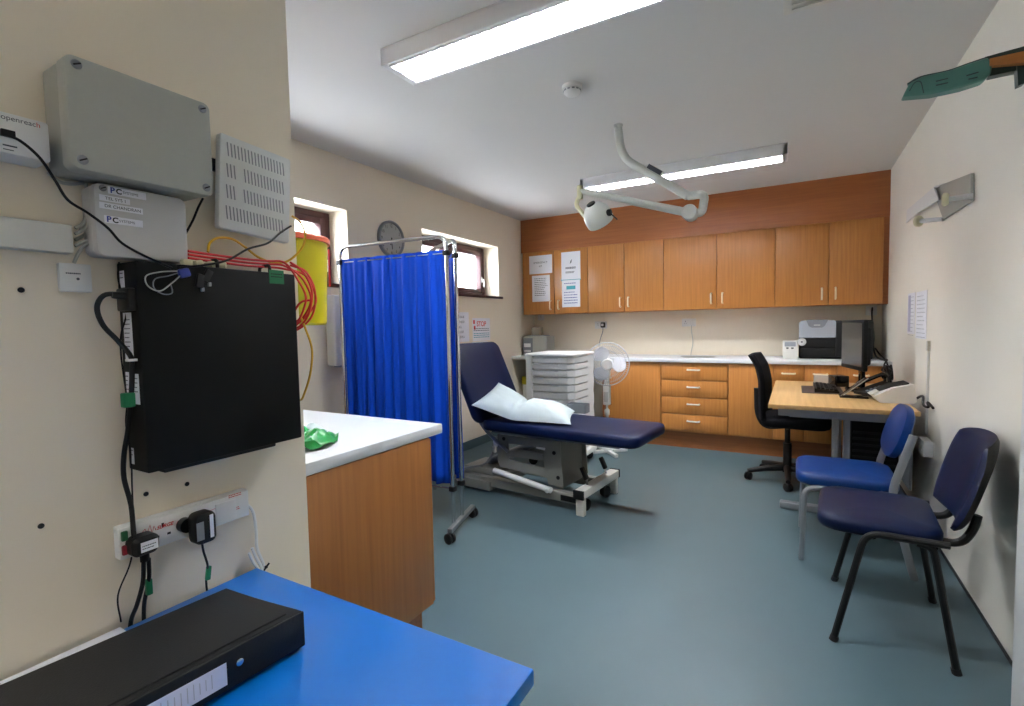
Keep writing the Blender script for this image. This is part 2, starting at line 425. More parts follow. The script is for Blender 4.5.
hd = MB().lathe([(.001, -.086), (.03, -.085), (.048, -.076), (.066, -.056), (.078, -.028), (.083, .005), (.082, .035), (.078, .042), (.07, .036), (.05, .01), (.001, -.01)], hc, R3, 28).build('reflector_head', 'lampgrey', t, True)
MB().lathe([(.026, -.012), (.026, .006), (.02, .009), (.001, .009)], hc+R3 @ Vector((0, -.0, -.083)), R3, 18).build('rear_cap', 'black', t, True)
kn = hc+Vector((.066, -.03, .01))
MB().lathe([(.001, 0), (.017, 0), (.02, .006), (.02, .02), (.015, .026), (.001, .026)], kn, ROTY(pi/2), 16).tube([kn+Vector((.02, 0, -.005)), kn+Vector((.06, -.0, -.045))], .004).build('knob', ['black'], t, True)
# ------------------------------------------------------------------ joinery
def bow_handle(mb, c, axis, L=.1, out=.03, mi=0):
    a = Vector((0, 0, 1)) if axis == 'z' else Vector((1, 0, 0)); o = Vector((0, -out, 0)); c = Vector(c)
    mb.tube(fillet([c-a*L/2, c-a*L/2+o, c+a*L/2+o, c+a*L/2], .012), .0078, 8, mi)
    for s_ in (-1, 1): mb.lathe([(.009, 0), (.009, -.004)], c+a*L/2*s_, ROTX(-pi/2).inverted(), 10, mi)
    return mb
def wall_unit(x0, x1, xm, label, hx):
    t = thing('wall_cupboard', label, 'cupboard', ((x0+x1)/2, 5.5, 1.385), 0, 'wall cupboards over the worktop')
    MB().bb(x0, 5.352, 1.385, x1, YB, 2.13, .001).build('body', 'oak', t, True)
    for (a, b), h in zip(((x0, xm), (xm, x1)), hx):
        d = MB().bb(a+.004, 5.332, 1.388, b-.004, 5.351, 2.118, .0015).build('door', 'oak', t, True)
        bow_handle(MB(), (h, 5.332, 1.49), 'z').build('handle', 'brass', d, True)
wall_unit(-2.875, -2.04, -2.46, 'oak wall cupboard at the left end, with paper notices taped to both doors', (-2.505, -2.40))
wall_unit(-2.04, -1.203, -1.621, 'oak wall cupboard above the pedestal fan, bare doors', (-1.665, -1.575))
wall_unit(-1.203, -.17, -.683, 'widest oak wall cupboard, above the four drawers', (-.735, -.63))
wall_unit(-.17, .655, .256, 'oak wall cupboard at the right end, above the big printer', (.205, .31))
t = tag(MB().bb(XL, 5.06, .862, XR, YB, .9, .006).build('worktop', 'lamwhite'), 'long white worktop along the back wall', 'worktop')
def door_base(x0, x1, label, hx, drawer=None):
    t = thing('base_cupboard', label, 'cupboard', ((x0+x1)/2, 5.4, .165))
    MB().bb(x0, 5.105, .165, x1, YB-.02, .86, .001).build('body', 'oak', t, True)
    z1 = .855
    if drawer:
        z1 = .70
        d = MB().bb(x0+.004, 5.085, .704, x1-.004, 5.104, .855, .0015).build('drawer', 'oak', t, True)
        bow_handle(MB(), ((x0+x1)/2, 5.085, .78), 'x').build('handle', 'brass', d, True)
    d = MB().bb(x0+.004, 5.085, .178, x1-.004, 5.104, z1, .0015).build('door', 'oak', t, True)
    bow_handle(MB(), (hx, 5.085, z1-.12), 'z').build('handle', 'brass', d, True)
door_base(-1.76, -1.178, 'oak base cupboard behind the pedestal fan', -1.70)
door_base(-.548, -.17, 'oak base cupboard behind the black office chair backrest', -.215)
door_base(-.17, .073, 'oak base unit with top drawer, behind the left end of the desk', .04, True)
door_base(.073, .316, 'oak base unit with top drawer, behind the keyboard', .28, True)
door_base(.316, .66, 'oak base unit below the printer, hidden behind desk cables', .62, True)
t = thing('drawer_unit', 'oak base unit with four stacked drawers', 'drawers', (-.863, 5.4, .165))
MB().bb(-1.176, 5.105, .165, -.55, YB-.02, .86, .001).build('body', 'oak', t, True)
zs = [.178, .347, .516, .685, .855]
for a, b in zip(zs, zs[1:]):
    d = MB().bb(-1.171, 5.085, a+.005, -.555, 5.104, b-.005, .0015).build('drawer', 'oak_h', t, True)
    d.data.materials[0] = M['oak']
    bow_handle(MB(), (-.863, 5.085, (a+b)/2+.02), 'x', .11).build('handle', 'handle_white', d, True)
# open knee space on the left: end support panel
tag(MB().bb(-1.80, 5.1, 0, -1.765, YB, .86, .001).build('support_panel', 'oak_dark'), 'upright wood panel under the worktop, hidden behind the white trolley', 'panel')
t = thing('waste_bin', 'pale waste bin in the shadow under the worktop behind the raised couch back', 'bin', (-2.72, 5.35, 0))
MB().slab((0, 0, 0), .26, .3, [(.02, 0), (.012, .02), (0, .55)], .04).build('body', 'offwhite', t)
MB().cushion((0, 0, .55), .275, .315, .1, .045, .02).build('lid', 'binyellow', t)

# notices on the first cupboard
def notice(name, px, py, w, h, label, kind):
    p = at(px, py, y=5.3315); fr = WNY(p); m = MB().sheet(fr, w, h, .0007)
    if kind == 'land':
        m.text('EMERGENCY', .032, fr, 0, .012, .001, 1, 'CENTER').text('KIT', .03, fr, 0, -.03, .001, 1, 'CENTER')
    if kind == 'lines': m.lines(fr, -w*.36, w*.38, [h*.38-.022*k for k in range(10)], .006, 1)
    if kind == 'drop':
        m.prism([(-.012, .02), (.008, .035), (.014, .075), (.004, .06), (-.006, .045)], .0012, fr, 1)
        m.lines(fr, -w*.28, w*.25, (-.02, -.032), .009, 1, ragged=0).lines(fr, -w*.28, w*.25, (-.07, -.082), .007, 1)
    if kind == 'teal':
        m.sheet(fr, w+.02, .03, .0004, 2, 0, h/2+.008)
        m.quad(fr, w*.5, .04, 2, 0, h*.22, .001); m.lines(fr, -w*.38, w*.38, [h*.38, h*.05, -h*.05, -h*.15, -h*.25, -h*.35], .008, 3)
    return tag(m.build(name, ['paper', 'ink', 'inkteal', 'inkblue']), label, 'notice', 'notices on the cupboard doors')
notice('paper_notice', 540.5, 264.5, .30, .215, 'landscape white notice, upper sheet on the leftmost cupboard door', 'land')
notice('paper_notice', 541, 288.5, .235, .31, 'portrait white notice, lower sheet on the leftmost cupboard door', 'lines')
notice('paper_notice', 570.8, 265.5, .235, .315, 'portrait white notice above the teal edged one on the cupboard door', 'drop')
notice('paper_notice', 571, 293.5, .225, .31, 'teal edged notice taped low on the second cupboard door', 'teal')

# ------------------------------------------------------------------ peninsula cabinet beyond the comms wall
t = thing('counter_cabinet', 'oak cabinet with plain end panel beyond the blue table', 'cabinet', (-1.7, 1.1, 0))
MB().bb(XL+.01, .845, .245, -1.168, 1.385, .862, .001).build('body', 'oak_panel', t, True)
MB().bb(-1.166, YP+.004, .245, -1.146, 1.39, .862, .0015).build('end_panel', 'oak_panel', t, True)
MB().bb(XL+.01, YP+.004, 0, -1.166, 1.345, .245).build('plinth', 'oak_dark', t, True)
for k in range(5):
    a = XL+.03+k*.345
    d = MB().bb(a, 1.386, .25, a+.34, 1.404, .855, .0015).build('door', 'oak_panel', t, True)
ch = MB()
for k in range(7):
    y = 1.16+.006*k; ch.box((-1.1455, y, .25+.012*random.random()), (.002, .008, .008+.01*random.random()), 0, (random.random(), 0, 0))
o = ch.build('chipped_edge', 'white', t, True); o['label'] = 'chipped white patch on the lower edge of the panel'
tag(MB().bb(XL+.005, YP+.002, .864, -1.142, 1.465, .9, .004).build('worktop', 'lamwhite'), 'white worktop of the counter just beyond the comms wall, with the green bag', 'worktop')
# crumpled green plastic
rs = random.Random(5)
ang = [rs.uniform(.62, 1.2) for _ in range(18)]
from mathutils import noise as nz
def gown(u, v):
    a = 2*pi*u; i = a/(2*pi)*18
    k = int(i) % 18; f = i-int(i)
    R = (ang[k]*(1-f)+ang[(k+1) % 18]*f)
    x = cos(a)*.135*R*v; y = sin(a)*.125*R*v
    p = Vector((x, y, 0))*16
    h = .010+.055*(1-v**4)*(.25+1.5*abs(nz.noise(p*.8+Vector((3.1, 0, 0)))))+.026*abs(nz.noise(p*1.7))
    if v > .93: h = .004+.045*abs(nz.noise(p*1.1))
    return (-1.36+x, .975+y, .9+max(h, .002))
g = MB().grid(gown, 54, 14)
bmesh.ops.remove_doubles(g.bm, verts=g.bm.verts, dist=.0008)
o = g.build('plastic_bag', 'green', angle=22); o.modifiers.new('thickness', 'SOLIDIFY').thickness = .0012
tag(o, 'crumpled shiny green plastic bag lying on the white counter', 'bag')
g = MB().grid(lambda u, v: (-1.47+.07*(u-.5), 1.15+.07*(v-.5), .902+.03*(1-(2*u-1)**2)*(1-(2*v-1)**2)+.008*nz.noise(Vector((u*5, v*5, 0)))), 10, 10)
o = g.build('tissue', 'cotton', angle=25); o.modifiers.new('thickness', 'SOLIDIFY').thickness = .001
tag(o, 'scrap of white tissue behind the green plastic bag', 'tissue')

# yellow sharps bin on a bracket on the far side of the comms wall
t = thing('sharps_bin', 'yellow clinical waste bin with orange lid, beside the red cable coil', 'bin', (-1.515, 1.10, 1.275))
MB().lathe([(.001, 0), (.125, 0), (.13, .006), (.142, .287), (.001, .287)], seg=40).build('tub', 'binyellow', t)
MB().lathe([(.143, .278), (.150, .278), (.151, .292), (.146, .298), (.12, .301), (.001, .302)], seg=40).build('lid', 'binred', t)
MB().box((.085, .117, .2), (.006, .018, .13), .002, (0, 0, .94)).build('seal_tab', 'red', t)
MB().bb(-.1, -.28, -.006, .04, .0, 0, .001).bb(-.1, -.28, -.06, .04, -.272, 0, .001).build('wall_bracket', 'whitemetal', t)
# white dispenser on the left wall
t = thing('wall_dispenser', 'tall white wall dispenser on the left wall below the near window', 'dispenser', (XL, 2.52, 1.0))
MB().cushion((.05, 0, 0), .10, .22, .50, .02, .012).build('body', 'white', t)
MB().bb(.03, -.07, -.012, .1, .07, .001, .002).build('outlet', 'midgrey', t)
# clock
t = thing('wall_clock', 'round grey wall clock on the left wall above the blue curtain', 'clock', (XL, 3.09, 1.985))
RX = ROTY(pi/2)
MB().lathe([(.001, 0), (.14, 0), (.148, .008), (.148, .03), (.142, .036), (.13, .034), (.128, .02), (.001, .02)], (0, 0, 0), RX, 48).build('case', 'alu', t)
fc = MB().lathe([(.001, .021), (.127, .021), (.127, .022), (.001, .022)], (0, 0, 0), RX, 48)
for k in range(12):
    a = 2*pi*k/12; fr = WPX((.0222, .108*sin(a), .108*cos(a)))
    fc.T = Matrix(); fc.text(str(k if k else 12), .034, fr, 0, -.012, 0, 1, 'CENTER')
fc.build('dial', ['clockface', 'black'], t)
hb = MB()
for a, L, wd in ((radians(195), .062, .011), (radians(176), .095, .008)):
    hb.T = Matrix.Translation((.024, 0, 0)) @ Matrix.Rotation(-a, 4, 'X'); hb.box((0, 0, L/2-.012), (.0015, wd, L), .0004)
hb.build('hand', 'black', t)
# posters on the left wall
p = at(463, 327, x=XL+.001); fr = WPX(p); m = MB().sheet(fr, .21, .297, .0008, 0, 0, 0, -.0004)
for k, s_ in enumerate(('PLEASE', 'CHECK', 'ALL', 'FLUID', 'LEVELS')): m.text(s_, .032, fr, -.075, .09-.05*k, .001, 1)
tag(m.build('wall_poster', ['paper', 'ink']), 'white notice of grey lettering touching the curtain screen frame', 'poster', 'posters on the left wall')
p = at(481.5, 329.5, x=XL+.001); fr = WPX(p); m = MB().sheet(fr, .34, .24, .0008, 0, 0, 0, -.0004)
m.text('STOP', .075, fr, .0, .035, .001, 1, 'CENTER', 0, .02).quad(fr, .03, .04, 1, -.14, .08, .001).quad(fr, .03, .04, 1, -.13, .02, .001)
m.lines(fr, -.15, .15, (.01, -.01), .006, 2, ragged=0).lines(fr, -.15, .15, (-.04, -.06, -.08), .007, 3, ragged=0)
tag(m.build('wall_poster', ['paper', 'inkred', 'ink', 'inkteal']), 'notice headed with a red word on the wall above the couch back', 'poster', 'posters on the left wall')
p = at(480, 343, x=XL+.001); fr = WPX(p); m = MB().sheet(fr, .30, .13, .0008, 0, 0, -.05, -.0004).lines(fr, -.12, .1, (-.01, -.03), .008, 1)
tag(m.build('wall_poster', ['paper', 'ink']), 'white strip notice mostly hidden behind the couch back', 'poster', 'posters on the left wall')

# ------------------------------------------------------------------ folding curtain screen
t = thing('curtain_screen', 'folding chrome screen on castors hung with bright blue curtains', 'screen', (-1.78, 2.45, 0))
ZT = 1.79
def panel(a, b):
    a = Vector((*a, 0)); b = Vector((*b, 0)); z = Vector((0, 0, 1))
    MB().tube(fillet([a+z*.085, a+z*ZT, b+z*ZT, b+z*.085], .07, 8), .0125, 12).build('frame', 'chrome', t, True)
    for zz in (1.69, .29): MB().tube([a+z*zz, b+z*zz], .004, 8).build('rail', 'chrome', t, True)
    for q in (a, b):
        for zz in (1.69, .29): MB().box(q+z*(zz), (.036, .036, .03), .004).build('clamp', 'black', t, True)
    d = (b-a); L = d.length; d.normalize(); n = Vector((-d.y, d.x, 0))
    ph = [random.uniform(0, 6.28) for _ in range(6)]
    def fn(u, v):
        s_ = u*(L-.02)+.01
        amp = .011+.016*v
        wv = sin(s_*78+ph[0]+1.6*sin(s_*11+ph[1]))*.6+sin(s_*131+ph[2]+.6*v)*.35+sin(s_*34+ph[3])*.4
        side = .02*v*sin(s_*8+ph[4])
        zz = 1.71-v*1.40+(.0015*sin(s_*60+ph[0]) if v < .01 else 0)
        top = min(1, v*14+.25)
        return a+d*(s_+side*.3)+n*(amp*wv*top+side)+z*zz
    o = MB().grid(fn, 150, 26).build('curtain', 'curtain', t, True, angle=60)
    o.modifiers.new('thickness', 'SOLIDIFY').thickness = .0015
panel((-2.58, 2.285), (-1.775, 2.36)); panel((-1.797, 2.478), (-2.26, 2.79))
def castor(mb_bracket, c, r=.03, ang=0.):
    c = Vector(c); m = MB(); R = ROTZ(ang) @ ROTX(pi/2)
    for s_ in (-1, 1):
        m.lathe([(.004, -.009), (r-.006, -.009), (r, -.005), (r, .005), (r-.006, .009), (.004, .009)], c+R @ Vector((0, 0, s_*.013)), R, 20)
    return m
def foot(y0, y1, x0, x1):
    a = Vector((x0, y0, .072)); b = Vector((x1, y1, .072)); d = (b-a).normalized(); an = math.atan2(d.y, d.x)
    f = MB(); f.T = Matrix.Translation((a+b)/2) @ Matrix.Rotation(an, 4, 'Z'); f.box((0, 0, 0), ((b-a).length, .03, .026), .003)
    f.T = Matrix()
    fo = f.build('foot_bar', 'steel', t, True)
    for q in (a, b):
        c = castor(None, (q.x, q.y, .031), .031, an+1.2)
        c.tube([(q.x, q.y, .031), (q.x, q.y, .062)], .009)
        c.build('castor', 'black', t, True)
foot(2.265, 2.66, -1.735, -1.84); foot(2.1, 2.47, -2.58, -2.58)

# ------------------------------------------------------------------ examination couch
ca = radians(-5.5)
t = thing('examination_couch', 'dark blue padded examination couch with raised back on a grey wheeled frame', 'couch', (-1.40, 3.285, 0), ca)
st = MB().cushion((.02, -.04, .498), 1.20, .58, .072, .07, .022, dome=.005).build('seat', 'vinyl_couch', t, angle=50)
bR = ROTY(-radians(27)) @ Matrix(((0, 0, 1), (0, 1, 0), (-1, 0, 0)))   # local x -> down the panel
bR = Matrix(((0, 0, 1), (0, 1, 0), (1, 0, 0)))        # panel x -> up, y -> across, z -> towards the seat
bR = Matrix.Rotation(-radians(25), 3, 'Y') @ bR
bc = Vector((-.615, -.04, .545))+bR @ Vector((.31, 0, -.02))
MB().cushion(bc, .64, .60, .068, .075, .022, bR, dome=.004).build('backrest', 'vinyl_couch', t, angle=50)
f = MB()
for y in (-.19, .11): f.bb(-.56, y-.02, .462, .46, y+.02, .497, .003)
for x in (-.5, -.05, .40): f.bb(x-.02, -.19, .462, x+.02, .11, .49, .003)
f.build('seat_frame', 'midgrey', t)
for y in (-.2, .2):
    MB().tube(fillet([bc+bR @ Vector((.2, y, -.012)), bc+bR @ Vector((-.32, y, -.012)), (-.56, y, .42), (-.42, y, .33)], .08), .014, 10).build('back_frame', 'steel', t)
b = MB()
for y in (-.2, .2): b.bb(-.93, y-.028, .05, .2, y+.028, .115, .004)
b.bb(-.93, -.25, .02, -.56, .25, .09, .006).bb(-.90, -.14, .09, -.62, .14, .15, .01)
b.build('base_frame', 'framegrey', t)
cb = MB().bb(.175, -.285, .118, .245, .285, .172, .004).build('cross_bar', 'offwhite', t)
for y in (-.292, .292): MB().bb(.172, y-.008, .115, .248, y+.008, .175, .003).build('end_cap', 'black', cb)
for y in (-.26, .26): MB().bb(.182, y-.02, 0, .238, y+.02, .12, .003).build('leg', 'offwhite', t)
for y in (-.16, .16):
    c = castor(None, (.19, y, .04), .04, 1.3); c.tube([(.19, y, .04), (.19, y, .12)], .012).build('castor', 'black', t)
for y in (-.2, .2):
    c = castor(None, (-.80, y, .032), .032, .2).build('castor', 'black', t)
for y in (-.14, .16):   # brake pedals
    l = MB().tube([(.2, y, .165), (.19, y, .205)], .008).build('pedal', 'steel', t)
    q = MB(); q.T = Matrix.Translation((.175, y, .245)) @ Matrix.Rotation(-.45, 4, 'Y'); q.cushion((0, 0, -.045), .026, .045, .09, .012, .008); q.build('pedal_pad', 'black', l)
# lifting linkage: pierced side plates, upright, pistons
for y in (-.185, .185):
    pm = MB(); fr = frame((0, y+.006, 0), (1, 0, 0), (0, 0, 1))
    for poly in ([(-.52, .45), (.02, .45), (.02, .40), (-.52, .385)], [(-.52, .385), (-.42, .388), (-.42, .26), (-.52, .24)], [(-.42, .27), (-.08, .25), (-.08, .19), (-.5, .2), (-.52, .24)], [(-.10, .40), (.02, .40), (.04, .14), (-.08, .14), (-.12, .30)], [(-.42, .33), (-.3, .36), (-.12, .345), (-.12, .30), (-.3, .30), (-.42, .29)]):
        pm.prism(poly, .012, fr)
    pm.build('lift_plate', 'framegrey', t)
    for bx, bz in ((-.03, .37), (.0, .2), (-.46, .42)): MB().lathe([(.014, -.004), (.014, .004)], (bx, y-.006*(1 if y < 0 else -1), bz), ROTX(pi/2), 12).build('bolt', 'black', t)
MB().bb(-.05, -.15, .11, .01, .15, .455, .004).build('upright', 'framegrey', t)
MB().tube([(-.52, -.24, .185), (-.02, -.255, .125)], .021, 12).lathe([(.001, -.02), (.016, -.02), (.016, .02), (.001, .02)], (-.04, -.262, .125), ROTX(pi/2), 12).build('foot_lever', 'white', t)
MB().tube([(-.75, 0, .16), (-.2, 0, .42)], .03, 12).build('actuator', 'midgrey', t)
m = MB().box((-.545, -.17, .385), (.05, .03, .075), .008).box((-.55, -.19, .33), (.03, .02, .05), .006).build('catch', 'white', t)
MB().tube(catmull([(-.9, -.2, .1), (-.8, -.23, .16), (-.62, -.21, .22), (-.55, -.16, .36)]), .009, 8).build('hose', 'midgrey', t)
for y in (-.231, .231): MB().bb(.04, y-.003, .062, .17, y+.003, .10, .001).build('warning_plate', 'black', t)
# pillow, folded against the backrest
PA, PB, PE, PF, PC, PD = (Vector(q) for q in ((-2.035, 2.955, .69), (-2.07, 3.40, .805), (-1.73, 2.99, .592), (-1.82, 3.47, .600), (-1.30, 3.06, .588), (-1.475, 3.55, .588)))
def pillow(u, v, side):
    m_ = .40
    def edge(p, q, r_):                     # soft bend at the crease
        w_ = .05
        if u < m_-w_: return p.lerp(q, u/m_)
        if u > m_+w_: return q.lerp(r_, (u-m_)/(1-m_))
        a = p.lerp(q, (m_-w_)/m_); b = q.lerp(r_, w_/(1-m_)); k = (u-m_+w_)/(2*w_)
        return (1-k)**2*a+2*k*(1-k)*q+k*k*b
    c = edge(PA, PE, PC).lerp(edge(PB, PF, PD), v)
    a = 2*u-1; b = 2*v-1
    ed = max(0, 1-abs(a)**3)**.6*max(0, 1-abs(b)**3)**.6
    th = .058*ed*(1-.55*math.exp(-((u-m_)/.05)**2)*(.5+.5*v))
    k = min(1, max(0, (u-.3)/.2)); n_ = Vector((.62*(1-k), -.25*(1-k), .78+.22*k)).normalized()
    wr_ = (.007*nz.noise(Vector((u*6, v*6, side)))+.006*nz.noise(Vector((u*15+v*6, v*9, 2))))*ed
    # the sides draw in between the corners
    c = c+(PF-PE).normalized()*(-b)*abs(b)*.022*(1-a*a)+(PC-PE).normalized()*(-a)*abs(a)*.02*(1-b*b)
    return c+n_*(side*th+wr_+(.05*ed if k > 0 else .05*ed))
pm = MB()
for sd in (1, -1): pm.grid(lambda u, v: pillow(u, v, sd), 60, 36)
bmesh.ops.remove_doubles(pm.bm, verts=pm.bm.verts, dist=.0004)
o = pm.build('pillow', 'cotton', angle=70)
tag(o, 'creased white pillow propped against the raised back of the couch', 'pillow')

# ------------------------------------------------------------------ white drawer trolley
t = thing('drawer_trolley', 'white trolley of shallow drawers on castors behind the couch', 'trolley', (-1.865, 4.15, 0))
MB().bb(-.235, -.23, .12, -.17, .25, .985, .006).bb(-.17, -.19, .12, .21, .25, .985, .004).build('carcass', 'white', t)
MB().cushion((0, .005, .985), .49, .52, .022, .05, .008).build('top', 'white', t)
sp = MB()      # far flank panel with its wavy edge
pts = []
for k in range(73):
    z = .14+.84*k/72
    pts.append((.262+.022*abs(sin(pi*(z-.14)/.168))**.6, z))
sp.prism([(.12, .14)]+pts+[(.12, .98)], .018, frame((.2, 0, 0), (0, 1, 0), (0, 0, 1)))
sp.build('side_panel', 'white', t)
zs = [.15, .26, .37, .48, .545, .61, .675, .74, .805, .87, .925, .98]
for a, b_ in zip(zs, zs[1:]):
    dm = MB()
    lp = []
    prof = [(-.165, -.235), (.10, -.245), (.17, -.235), (.222, -.19), (.236, -.12), (.236, .10)]
    inn = [(.205, .10), (.205, -.11), (.195, -.17), (.15, -.205), (.10, -.212), (-.165, -.205)]
    lp = prof+inn
    dm.prism(lp, b_-a-.012, Matrix.Translation((0, 0, a+.006)))
    d = dm.build('drawer', 'white', t, angle=25)
    MB().bb(-.15, -.248, b_-.016, .09, -.238, b_-.008, .002).build('grip', 'lightgrey', d)
MB().cushion((0, .0, .075), .52, .54, .055, .05, .02).build('base', 'white', t)
for x in (-.19, .19):
    for y in (-.2, .2):
        castor(None, (x, y, .04), .04, .5).tube([(x, y, .04), (x, y, .085)], .012).build('castor', 'black', t)
t = thing('light_tray', 'grey plastic tray resting on the couch edge beside the pillow', 'tray', (-1.47, 3.60, .57))
MB().slab((0, 0, 0), .16, .1, [(.01, 0), (0, .003), (0, .07), (.004, .07), (.008, .01)], .012).build('tray', 'midgrey', t)

# ------------------------------------------------------------------ pedestal fan
t = thing('pedestal_fan', 'white pedestal fan standing in front of the oak cupboards', 'fan', (-1.585, 4.62, 0), 0)
MB().box((0, 0, .022), (.42, .035, .022), .006, (0, 0, .75)).box((0, 0, .022), (.42, .035, .022), .006, (0, 0, -.82)).lathe([(.05, .02), (.05, .04), (.03, .07), (.02, .08)], seg=20).box((0,0,.006),(.42,.03,.012),.003,(0,0,.75)).box((0,0,.006),(.42,.03,.012),.003,(0,0,-.82)).build('cross_base', 'white', t)
MB().tube([(0, 0, .06), (0, 0, .40)], .014, 14).lathe([(.022, .37), (.024, .38), (.024, .42), (.018, .43)], seg=16).tube([(0, 0, .4), (0, 0, .50)], .011, 12).build('pole', 'white', t)
MB().bb(-.034, -.03, .47, .034, .03, .675, .012).bb(-.022, -.034, .5, .022, -.028, .6, .002, 1).build('control_column', ['white', 'lightgrey'], t)
hd = Vector((.03, -.07, .875)); dirv = (Vector((0, 0, 1.05))-Vector((-1.555, 4.55, .875))); dirv.z = .05
FR = dirv.normalized().to_track_quat('Z', 'Y').to_matrix()
MB().tube([(0, 0, .66), (0, .0, .74), (.012, -.01, .84)], .025, 12).lathe([(.001, -.13), (.04, -.13), (.055, -.1), (.06, -.03), (.05, -.02), (.001, -.02)], hd, FR, 24).build('motor_housing', 'white', t)
RG = .205
gd = MB()
def ringpts(r, z): return [hd+FR @ Vector((r*cos(2*pi*k/48), r*sin(2*pi*k/48), z)) for k in range(49)]
def bulge(q, s_): return s_*.055*math.sqrt(max(0, 1-q**3))
gd.tube(ringpts(RG, 0), .0055, 6)
for s_ in (1, -1):
    for q in (.3, .62, .85): gd.tube(ringpts(RG*q, bulge(q, s_)), .0016, 4)
    for k in range(60):
        a = 2*pi*k/60
        gd.tube([hd+FR @ Vector((RG*q*cos(a+.25*(1-q)), RG*q*sin(a+.25*(1-q)), bulge(q, s_))) for q in (.28, .6, .85, 1)], .0011, 4, cap=False)
gd.build('guard', 'fanwire', t)
MB().lathe([(.001, .062), (.045, .06), (.052, .054), (.052, .046), (.001, .046)], hd, FR, 28).build('badge', 'white', t)
for k in range(3):
    a0 = radians(118+120*k); bm_ = MB()
    def bl(u, v):
        r = .045+.130*u; wdt = .78*sin(pi*min(1, .18+.78*u))**.7
        a = a0+(v-.5)*1.75*wdt
        return hd+FR @ Vector((r*cos(a), r*sin(a), .025-.05*v))
    bm_.grid(bl, 14, 12)
    o = bm_.build('blade', 'blade', t, angle=60); o.modifiers.new('thickness', 'SOLIDIFY').thickness = .002

# ------------------------------------------------------------------ on the long worktop and splashback
t = thing('steriliser_box', 'grey boxy machine with dark front panel in the left corner of the worktop', 'machine', (-2.725, 5.44, .9), radians(4))
MB().cushion((0, 0, 0), .32, .26, .225, .02, .012).build('body', 'greybox', t)
MB().bb(-.155, -.138, .018, -.025, -.128, .205, .004).bb(-.135, -.141, .095, -.05, -.137, .14, .002, 1).bb(-.135, -.141, .035, -.05, -.137, .06, .002, 1).build('front_panel', ['midgrey', 'white'], t)
MB().bb(-.12, -.1, .224, .12, .07, .234, .004).build('lid_panel', 'midgrey', t)
o = MB().cushion((-2.76, 5.47, 1.1345), .12, .10, .10, .02, .01).build('plastic_jar', 'clearbox'); tag(o, 'clear tub standing on the grey machine in the worktop corner', 'tub')
def socket(px, py, label, y=YB, wide=.146):
    p = at(px, py, y=YB); t = thing('wall_socket', label, 'socket', (p.x, y, p.z))
    MB().bb(-wide/2, -.012, -.043, wide/2, 0, .043, .003).build('face_plate', 'white', t)
    h = MB()
    for cx in (-.034, .034):
        h.bb(cx-.003, -.0128, .008, cx+.003, -.0118, .018).bb(cx-.013, -.0128, -.01, cx-.007, -.0118, -.006).bb(cx+.007, -.0128, -.01, cx+.013, -.0118, -.006)
    h.build('pin_holes', 'black', t)
    return p
p = socket(601, 325, 'white double socket on the splashback above the fan, with a black plug')
t = thing('plug', 'black plug in the splashback socket above the fan', 'plug', (p.x+.035, YB-.013, p.z-.003))
MB().cushion((0, 0, -.028), .05, .04, .062, .012, .008).build('body', 'black', t); t.location.y -= .02
MB().bb(-.014, -.0215, -.01, .014, -.0195, .018).build('rating_label', 'white', t)
q = Vector((p.x+.035, YB-.033, p.z-.03))
MB().tube(catmull([q, q+Vector((.0, -.01, -.05)), q+Vector((-.03, -.012, -.14)), q+Vector((-.045, -.02, -.24)), q+Vector((-.05, -.03, -.335))]), .004, 6).build('cord', 'midgrey', t, True)
p = socket(689, 322.5, 'white double socket on the splashback above the drawers, with a white plug')
t = thing('plug', 'white plug in the splashback socket above the drawers', 'plug', (p.x+.034, YB-.033, p.z))
MB().cushion((0, 0, -.03), .05, .04, .06, .012, .008).build('body', 'white', t)
q = Vector((p.x+.034, YB-.035, p.z-.03))
MB().tube(catmull([q, q+Vector((.0, -.012, -.06)), q+Vector((.015, -.014, -.18)), q+Vector((.0, -.03, -.29)), q+Vector((.0, -.05, -.346))]), .004, 6).build('cord', 'greyc', t, True)
p = at(523, 316, y=YB)
t = thing('wall_socket', 'small white switched outlet in the corner above the grey machine', 'socket', (-2.80, YB, 1.36))
MB().bb(-.043, -.012, -.043, .043, 0, .043, .003).build('face_plate', 'white', t); MB().bb(-.012, -.016, -.01, .012, -.011, .02, .002).build('rocker', 'offwhite', t)
t = thing('wall_socket', 'white outlet in the right corner above the printer, with black leads', 'socket', (.61, YB, 1.33))
MB().bb(-.043, -.012, -.043, .043, 0, .043, .003).build('face_plate', 'white', t); MB().bb(-.012, -.016, -.01, .012, -.011, .02, .002).build('rocker', 'offwhite', t)
# little instruments by the trolley
t = thing('instrument_tray', 'small white tray of instruments on the worktop left of the fan', 'tray', (-2.08, 5.36, .9))
MB().slab((0, 0, 0), .26, .16, [(.01, 0), (0, .004), (0, .028), (.005, .028), (.009, .008)], .02).build('dish', 'white', t)
for x, y, a in ((-.06, 0, .3), (.02, .02, -.2), (.075, -.02, .8)):
    MB().box((x, y, .026), (.05, .022, .022), .005, (0, 0, a)).build('instrument', 'black', t)
tag(MB().slab((-.86, 5.32, .9), .34, .17, [(.01, 0), (0, .004), (0, .006), (.012, .006), (.02, .0035)], .085, n=10).build('kidney_dish', 'steel'), 'flat shiny oval dish on the worktop above the drawers', 'dish')
